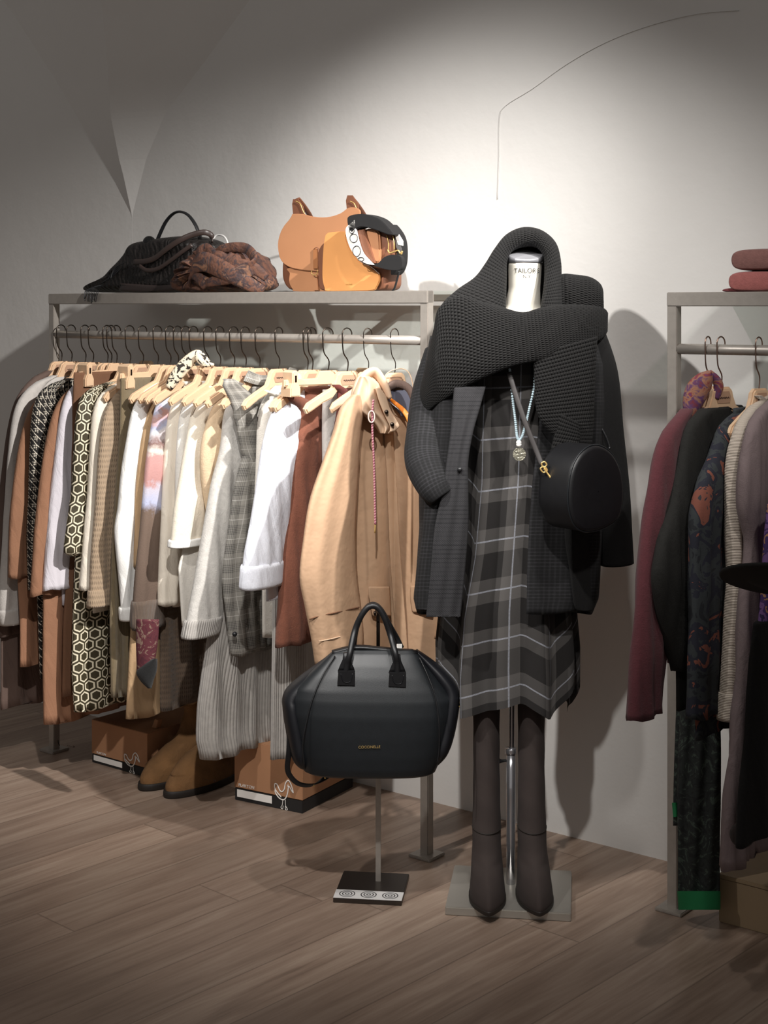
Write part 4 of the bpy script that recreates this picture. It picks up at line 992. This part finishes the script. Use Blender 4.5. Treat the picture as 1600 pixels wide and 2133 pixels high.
for p_ in ((654, 1633), (677, 1617)): sweep('stud', [bl3(p_[0], p_[1], -.006), bl3(p_[0], p_[1], -.001)], .0022, m=M['gold'], parent=bg, n=10, res=4)
box('price_tag', tuple(bl3(833, 1349, .01)), (.013, .002, .011), M['white'], bg, .0004)

# ------------------------------------------------------------------ mannequin
MD = 3.67
mn = thing('mannequin', 'headless cream tailor mannequin with steel neck cap on a square steel base', 'mannequin', (.311, 3.64, 0), math.radians(-7.5))
box('base_plate', (0, 0, .01), (.298, .268, .02), mat('brushed_steel_plate', lin(180, 176, 168), .35, .6, bump=b_noise(150, 2), bstr=.04), mn, .002)
px0 = into(sweep('pole', [P(1065, 1857, MD), P(1066, 1500, MD), P(1068, 1300, MD)], .0068, n=18, m=M['chrome'], res=6), mn)
into(sweep('pole_sleeve', [P(1064, 1850, MD-.0), P(1064, 1562, MD)], .0115, n=20, m=M['chrome'], res=4), mn)
into(sweep('pole_collar', [P(1064, 1570, MD), P(1064, 1558, MD)], .0135, n=20, m=M['chrome'], res=4), mn)
into(sweep('clamp_knob', [P(1062, 1583, MD-.0), P(1046, 1585, MD-.005), P(1038, 1585, MD-.007)], [.003, .004, .008], n=12, m=M['blk']), mn)
nk = mat('cream_mannequin_cloth', lin(236, 230, 216), .6)
def ell(name, stations, m, parent, d=MD, ns=40, cap=(True, True), res=None, power=1.0):
    """stations: (y, xl, xr, depth radius, depth shift)"""
    q = []
    K = res or len(stations)*4
    for i in range(K):
        t = i/(K-1)*(len(stations)-1); k = min(int(t), len(stations)-2); f = t-k; f = f*f*(3-2*f) if False else f
        q.append([stations[k][j]*(1-f)+stations[k+1][j]*f for j in range(5)])
    rows = []
    for y, xl, xr, ry, sh in q:
        c = (xl+xr)/2; hw = (xr-xl)/2
        rows.append([P(c+hw*math.cos(2*PI*j/ns), y, d)+Vector((0, sh+ry*math.sin(2*PI*j/ns), 0)) for j in range(ns)])
    return into(obj(name, grid(name, rows, cap=cap), m), parent)
ell('torso', [(548, 1059, 1130, .042, .01), (575, 1060, 1128, .041, .01), (602, 1060, 1126, .042, .01), (640, 1052, 1127, .05, .01), (675, 1020, 1165, .06, .01), (700, 970, 1205, .075, .01), (760, 955, 1215, .09, 0), (900, 975, 1195, .1, 0), (1020, 990, 1180, .085, .01), (1150, 970, 1185, .1, .01), (1280, 975, 1180, .09, .01), (1330, 1000, 1160, .06, .01)], nk, mn, res=60)
capm = mat('polished_steel_cap', lin(190, 190, 195), .25, .6)
# cap top: disc tilted slightly to show its face
rows = [[P(1095, y, MD)+Vector((r_*math.cos(2*PI*j/40), .01+r_*math.sin(2*PI*j/40), r_*math.sin(2*PI*j/40)*t_)) for j in range(40)] for y, r_, t_ in ((548, .0435, .0), (540, .0448, .1), (530, .0448, .3), (528, .043, .36), (527, .02, .36), (527, .001, .36))]
into(obj('neck_cap', grid('neck_cap', rows), capm), mn)
def ctext(s, px, py, size, rad, dc, m, parent):
    t = txt('neck_print', s, size, (0, 0, 0), (0, 0, 0), m, None, ext=0)
    for v in t.data.vertices:
        a = v.co.x/rad; v.co = Vector((math.sin(a)*(rad+.0012), -math.cos(a)*(rad+.0012), v.co.y))
    t.data.transform(Matrix.Translation(P(px, py, dc))); return into(t, parent)
ctext("TAILOR'S", 1095, 565, .0165, .0425, MD+.01, M['blackink'], mn)
ctext('N.Y.', 1095, 577, .012, .0425, MD+.01, M['blackink'], mn)

# boots standing on the base
gr_ = [(.505, .02, .05, .034), (.46, .02, .05, .033), (.38, .022, .05, .0325), (.28, .02, .048, .0325), (.2, .015, .047, .034), (.15, .01, .05, .035), (.1, .0, .06, .036), (.065, -.025, .085, .0385), (.04, -.04, .1, .041), (.02, -.045, .106, .043), (.008, -.045, .106, .043)]
gs_ = [(.01, -.045, .108, .045), (.005, -.045, .108, .045), (0, -.045, .107, .044)]
for px, l in ((1014, 'tall dark taupe suede boot left of the mannequin pole'), (1109, 'tall dark taupe suede boot right of the mannequin pole')):
    p = P(px, 1880, 3.62); p.z = .0205
    b = boot('tall_boot', l, 'boot', p, math.radians(-2 if px < 1050 else 1), gr_, gs_, M['suedeg'], 'pair of tall suede boots on the mannequin base', pointed=.45, wr=.015, seed=px)
    rows = []
    sweep('ankle_seam', [(.0358*math.cos(a*PI/8+PI), .012-.052*math.sin(a*PI/8), .157-.004*math.sin(a*PI/8)) for a in range(9)], .0012, m=M['sole'], parent=b, n=6)

# plaid dress
dr = thing('plaid_dress', 'dark plaid dress with pale window lines and pointed hem on the mannequin', 'dress', P(1065, 1480, MD))
pm = mat('dark_plaid', plaid(), .88, bump=b_noise(300, 2), bstr=.2, bdist=.001)
def hem(th):   # th angle: front is -90deg
    d = math.degrees(th) % 360
    pts = [(0, 1420), (12, 1478), (22, 1425), (45, 1452), (56, 1478), (63, 1430), (90, 1415), (135, 1410), (180, 1415), (200, 1405), (222, 1478), (238, 1466), (262, 1448), (278, 1440), (283, 1444), (300, 1478-6), (311, 1480), (330, 1420), (345, 1478), (360, 1420)]
    for (a, b), (c, e) in zip(pts, pts[1:]):
        if d <= c: return b+(e-b)*(d-a)/(c-a)
    return 1420
rows = []; st_ = [(690, 985, 1175, .095), (760, 968, 1195, .115), (900, 965, 1190, .125), (1000, 965, 1185, .12), (1150, 952, 1178, .125), (1275, 925, 1190, .125), (1400, 915, 1198, .12), (1480, 918, 1196, .12)]
for i in range(72):
    y = 690+(1480-690)*i/71; row = []
    for (a, b) in zip(st_, st_[1:]):
        if y <= b[0]: f = (y-a[0])/(b[0]-a[0]); xl, xr, ry = [a[k]*(1-f)+b[k]*f for k in (1, 2, 3)]; break
    g = max(0, (y-850)/630)
    for j in range(144):
        th = 2*PI*j/144; yy = min(y, 690+(hem(th)-690)*((y-690)/790))
        c = (xl+xr)/2; hw = (xr-xl)/2; fo = .016*g*math.sin(th*11+1.2)*(1-.65*math.exp(-((math.degrees(th)-272)/18)**2))
        row.append(P(c+hw*math.cos(th), yy, MD)+Vector((fo*math.cos(th), (ry+fo)*math.sin(th), 0)))
    rows.append(row)
me = grid('dress_body', rows, cap=(True, False)); into(obj('dress_body', me, pm), dr)

# checked coat
ct = thing('checked_coat', 'charcoal checked wool coat worn open over the plaid dress on the mannequin', 'coat', P(1060, 1275, MD+.05))
dcm = mat('charcoal_check', darkcheck(lin(14, 14, 15), lin(46, 45, 48)), .95, bump=b_fuzz(500), bstr=.2, bdist=.001)
dcm2 = mat('charcoal_check_facing', darkcheck(lin(46, 45, 47), lin(18, 18, 21), .003, .0105, .8), .93, bump=b_weave(1400), bstr=.25, bdist=.001)
blkcoat = mat('black_boucle', var(lin(13, 12, 12), .15, 120), .97, bump=b_fuzz(420), bstr=.5, bdist=.003)
rows = []; cs_ = [(700, 985, 900, 1240, 1150), (760, 975, 888, 1255, 1140), (850, 985, 885, 1258, 1126), (900, 978, 885, 1256, 1122), (1000, 972, 876, 1252, 1110), (1100, 972, 877, 1250, 1102), (1200, 966, 870, 1246, 1098), (1245, 962, 865, 1243, 1098), (1276, 960, 872, 1230, 1097)]
for i in range(60):
    y = 700+576*i/59
    for (a, b) in zip(cs_, cs_[1:]):
        if y <= b[0]: f = (y-a[0])/(b[0]-a[0]); v = [a[k]*(1-f)+b[k]*f for k in range(1, 5)]; break
    fl_, ol, orr, frr = v
    ctl = [(fl_, MD-.15), ((fl_+ol)/2-4, MD-.14), (ol+8, MD-.09), (ol, MD-.02), (ol+30, MD+.07), ((ol+orr)/2, MD+.12), (orr-30, MD+.07), (orr, MD-.02), (orr-8, MD-.09), ((frr+orr)/2+4, MD-.14), (frr, MD-.15)]
    qq = cat(ctl, 72)
    rows.append([P(p_.x, y+(4*math.sin(k*.3) if i == 59 else 0), p_.y+.004*math.sin(k*.9+y*.004)) for k, p_ in enumerate(qq)])
o = into(obj('coat_body', grid('coat_body', rows, closed=False), dcm), ct)
mo = o.modifiers.new('thickness', 'SOLIDIFY'); mo.thickness = .006; mo.offset = 0
# lapel facing band
sheet_px('lapel', [(805, 946, 1012), (850, 942, 1000), (900, 938, 986), (960, 930, 976), (1020, 922, 976), (1100, 905, 976), (1200, 896, 968), (1279, 888, 960), (1281, 888, 960)], .014, dcm2, ct, lambda x, y: MD-.172+.0000*x, fold=.002)
sheet_px('coat_front', [(1020, 884, 935), (1100, 880, 915), (1200, 868, 905), (1262, 865, 900), (1270, 872, 896)], .02, dcm, ct, lambda x, y: MD-.15+max(0, (900-x))*.001, nr=20)
swp('button', [P(958, 978, MD-.184), P(958, 978, MD-.178)], .0055, parent=ct, m=M['blk'], n=16, res=4)
into(sweep('sleeve', [P(925, 740, MD), P(902, 820, MD-.03), P(892, 900, MD-.07), P(888, 960, MD-.11), P(905, 1010, MD-.15), P(922, 1035, MD-.16)], [.05, .052, .053, .052, .044, .034], [.06, .06, .055, .05, .042, .03], n=28, m=dcm, side=(1, 0, 0), res=50), ct)
into(sweep('sleeve', [P(1215, 690, MD-.01), P(1240, 780, MD-.01), P(1252, 900, MD-.01), P(1268, 1020, MD-.01), P(1280, 1110, MD-.01), P(1286, 1175, MD-.01)], [.05, .056, .056, .052, .044, .041], [.06, .06, .055, .05, .045, .042], n=28, m=blkcoat, side=(1, 0, 0), res=50), ct)
sweep_dark = sheet_px('side_panel', [(1000, 1196, 1250), (1100, 1176, 1251), (1200, 1188, 1247), (1262, 1196, 1240), (1272, 1205, 1232)], .02, blkcoat, ct, lambda x, y: MD-.15+max(0, x-1190)*.0014, nr=24)

# chunky black scarf
sk = thing('chunky_scarf', 'huge chunky black knitted scarf wrapped over the mannequin shoulders and neck', 'scarf', P(1065, 965, MD-.1))
def b_stitch(kx=330, ky=250):
    def f():
        x, y, _, _ = coords('UV'); _, _, _, o = coords('Object')
        r_ = (y*ky/6.283).floor(); sx_ = (x*kx+r_*3.1416*.5).sin().abs(); sy_ = (y*ky*.5).sin().abs()
        return sx_*sy_*1.2+noise(o, 350, 2)*.4
    return f
skm = mat('chunky_black_knit', var(lin(13, 11, 10), .16, 110), .97, bump=b_stitch(560, 640), bstr=1.0, bdist=.006)
def band(name, stations, m, parent, dfun, thick, n=28, res=70, power=.7):
    """stations along the band: (x1,y1,x2,y2) edge pair, optional depth offset; section is a flat ellipse"""
    L_ = [tuple(s)+((0,) if len(s) == 4 else ()) for s in stations]; q = []
    for i in range(res):
        t = i/(res-1)*(len(L_)-1); k = min(int(t), len(L_)-2); f = t-k
        p0, p1, p2, p3 = L_[max(k-1, 0)], L_[k], L_[k+1], L_[min(k+2, len(L_)-1)]
        q.append([.5*(2*p1[j]+(p2[j]-p0[j])*f+(2*p0[j]-5*p1[j]+4*p2[j]-p3[j])*f*f+(3*p1[j]-p0[j]-3*p2[j]+p3[j])*f**3) for j in range(5)])
    rows = []
    for i, (x1, y1, x2, y2, do) in enumerate(q):
        row = []
        for j in range(n):
            th = 2*PI*j/n; c = math.cos(th); s = math.sin(th); u_ = (1-c)/2
            x = x1+(x2-x1)*u_; y = y1+(y2-y1)*u_
            row.append(P(x, y, dfun(x, y)+do+thick/2*math.copysign(abs(s)**power, s)))
        rows.append(row)
    return into(obj(name, grid(name, rows), m), parent)
def wrapd(x, y): 
    u_ = (x-1068)/205.0; return MD-.205*math.sqrt(max(.02, 1-min(1, abs(u_))**2.2))+.01+.00010*abs(y-760)
band('front_wrap', [(868, 835, 872, 872), (884, 770, 885, 866), (902, 690, 905, 848), (915, 640, 930, 832), (960, 615, 968, 808), (1005, 628, 1010, 788), (1050, 641, 1058, 768), (1090, 650, 1100, 757), (1130, 640, 1145, 750), (1180, 634, 1192, 735), (1230, 636, 1235, 716), (1258, 642, 1258, 702), (1267, 652, 1266, 690)], skm, sk, wrapd, .06, n=44, res=110)
# hood-like loop round the neck : outer/inner silhouettes
band('neck_loop', [(925, 690, 1040, 740, .0), (918, 640, 1052, 690, -.01), (950, 605, 1054, 645, -.01), (988, 578, 1055, 608, .0), (1010, 550, 1056, 575, .01), (1030, 518, 1057, 545, .03), (1055, 488, 1068, 524, .05), (1090, 473, 1092, 515, .06), (1128, 479, 1116, 516, .05), (1158, 505, 1131, 532, .03), (1169, 545, 1134, 560, .01), (1170, 590, 1132, 600, -.01), (1172, 640, 1126, 640, -.02), (1180, 700, 1120, 700, -.02)], skm, sk, lambda x, y: MD-.03-.06*max(0, (y-560)/130), .11, n=36, res=90)
band('shoulder_fold', [(1150, 590, 1150, 680), (1170, 571, 1172, 665), (1200, 572, 1202, 665), (1230, 577, 1232, 668), (1250, 590, 1252, 668), (1257, 606, 1258, 650), (1256, 620, 1257, 640)], skm, sk, lambda x, y: MD-.03, .1, n=30, res=40)
ell('neck_back', [(500, 1052, 1138, .012, 0), (560, 1040, 1150, .014, 0), (650, 1030, 1160, .014, 0), (700, 1020, 1170, .014, 0)], skm, sk, d=MD+.075)
ell('back_drape', [(600, 1000, 1180, .03, 0), (640, 925, 1250, .04, 0), (720, 905, 1262, .04, 0), (860, 900, 1258, .035, 0), (900, 910, 1250, .02, 0)], skm, sk, d=MD+.1)
band('hanging_end', [(1110, 738, 1245, 700), (1113, 790, 1242, 760), (1119, 862, 1238, 850), (1150, 905, 1236, 900), (1180, 925, 1232, 935), (1205, 940, 1226, 962)], skm, sk, lambda x, y: MD-.19+(x-1110)*.0003, .045, n=30, res=50)
band('hanging_end', [(1165, 860, 1205, 880), (1155, 905, 1208, 915), (1146, 945, 1200, 950), (1142, 975, 1185, 965), (1144, 990, 1170, 980)], skm, sk, lambda x, y: MD-.185, .03, n=24, res=40)
# necklace
nl = thing('necklace', 'pale beaded necklace with silver disc pendant hanging over the plaid dress', 'necklace', P(1081, 960, MD-.17))
nd = MD-.168
bead = mat('pale_blue_beads', var(lin(176, 196, 204), .2, 120), .35); beadw = mat('white_bead', lin(238, 236, 232), .3)
def beads(name, pts, r_, mm, parent, n_):
    q = cat([tuple(P(x, y, nd)) for x, y in pts], n_); bm = bmesh.new()
    for p_ in q: bmesh.ops.create_uvsphere(bm, u_segments=8, v_segments=6, radius=r_, matrix=Matrix.Translation(p_))
    me = bpy.data.meshes.new(name); bm.to_mesh(me); bm.free(); o = obj(name, me, mm); return into(o, parent)
beads('bead_strand', [(1062, 770), (1068, 830), (1073, 870), (1077, 908), (1081, 916)], .0034, bead, nl, 40)
beads('bead_strand', [(1116, 770), (1112, 810), (1103, 850), (1096, 880), (1088, 908), (1083, 916)], .0032, bead, nl, 40)
beads('round_bead', [(1081, 922), (1081.2, 926)], .0068, beadw, nl, 2)
swp('disc_pendant', [P(1082, 946, nd-.001), P(1082, 946, nd+.003)], .0155, parent=nl, m=mat('hammered_silver', var(lin(205, 200, 180), .1, 160), .3, 1.0, bump=b_noise(160, 2), bstr=.5, bdist=.003), n=32, res=4, smooth=False)
# round black crossbody bag
rb = thing('round_bag', 'round black leather crossbody bag hanging at the right hip of mannequin', 'handbag', P(1215, 1105, MD-.2))
fd = math.radians(38)
ax = Vector((math.sin(fd), -math.cos(fd), 0)); rx_ = Vector((math.cos(fd), math.sin(fd), 0))   # face normal towards camera-right, face horizontal
fc = P(1242, 1016, MD-.265)
outl = []
for x, y in ((1178, 1040), (1183, 985), (1200, 948), (1228, 928), (1255, 930), (1282, 950), (1300, 985), (1307, 1030), (1303, 1065), (1292, 1088), (1265, 1101), (1235, 1106), (1208, 1102), (1188, 1082)):
    outl.append(((x-1242)/F*(MD-.265)/math.cos(fd), -(y-1016)/F*(MD-.265)))
oc = catc(outl, 72); cen = sum(oc, Vector((0, 0)))/72
rows = []
for dep, s_ in ((0.004, .0), (0.004, .5), (.004, .9), (.002, .965), (-.002, .99), (-.01, 1), (-.05, 1.0), (-.09, 1.0), (-.098, .985), (-.1, .94), (-.1, .4), (-.1, 0)):
    rows.append([fc+rx_*(cen.x+(v.x-cen.x)*max(s_, .01))+ax*dep+Vector((0, 0, cen.y+(v.y-cen.y)*max(s_, .01))) for v in oc])
into(obj('bag_body', grid('bag_body', rows, cap=(False, False)), M['blk']), rb)
for dep in (-.002,): swp('piping', [fc+rx_*v.x*1.0+ax*dep+Vector((0, 0, v.y)) for v in oc[::3]], .0018, parent=rb, m=M['navy'], closed_path=True, res=72, n=8)
hw_ = lambda th, rad, sc=1.0: None
swp('gusset_tab', [P(1146, 1006, MD-.262), P(1150, 1030, MD-.264), P(1158, 1065, MD-.264), P(1168, 1092, MD-.262)], [.006, .006, .0055, .004], .003, parent=rb, m=M['navyd'], side=(1, 0, .2))
swp('shoulder_strap', [P(1060, 775, MD-.17), P(1072, 815, MD-.178), P(1094, 880, MD-.19), P(1116, 935, MD-.2), P(1129, 968, MD-.21)], .0062, .002, parent=rb, m=mat('dark_taupe_strap', lin(52, 48, 47), .5), n=12, side=(1, 0, .3))
swp('shoulder_strap', [P(1228, 870, MD-.06), P(1245, 880, MD-.07), P(1262, 910, MD-.1), P(1270, 935, MD-.14)], .003, .002, parent=rb, m=M['blk'], n=8)
for pts in ([(1128, 966), (1134, 962), (1139, 968), (1133, 974)], [(1126, 976), (1134, 972), (1140, 980), (1132, 984)], [(1144, 992), (1152, 990), (1158, 1000), (1150, 1004)]):
    swp('gold_ring', [P(x, y, MD-.262) for x, y in pts], .0019, parent=rb, m=M['gold'], closed_path=True, n=8, res=24)
swp('clasp', [P(1134, 976, MD-.262), P(1140, 985, MD-.264), P(1148, 996, MD-.266)], [.003, .002, .003], parent=rb, m=M['gold'], n=8)
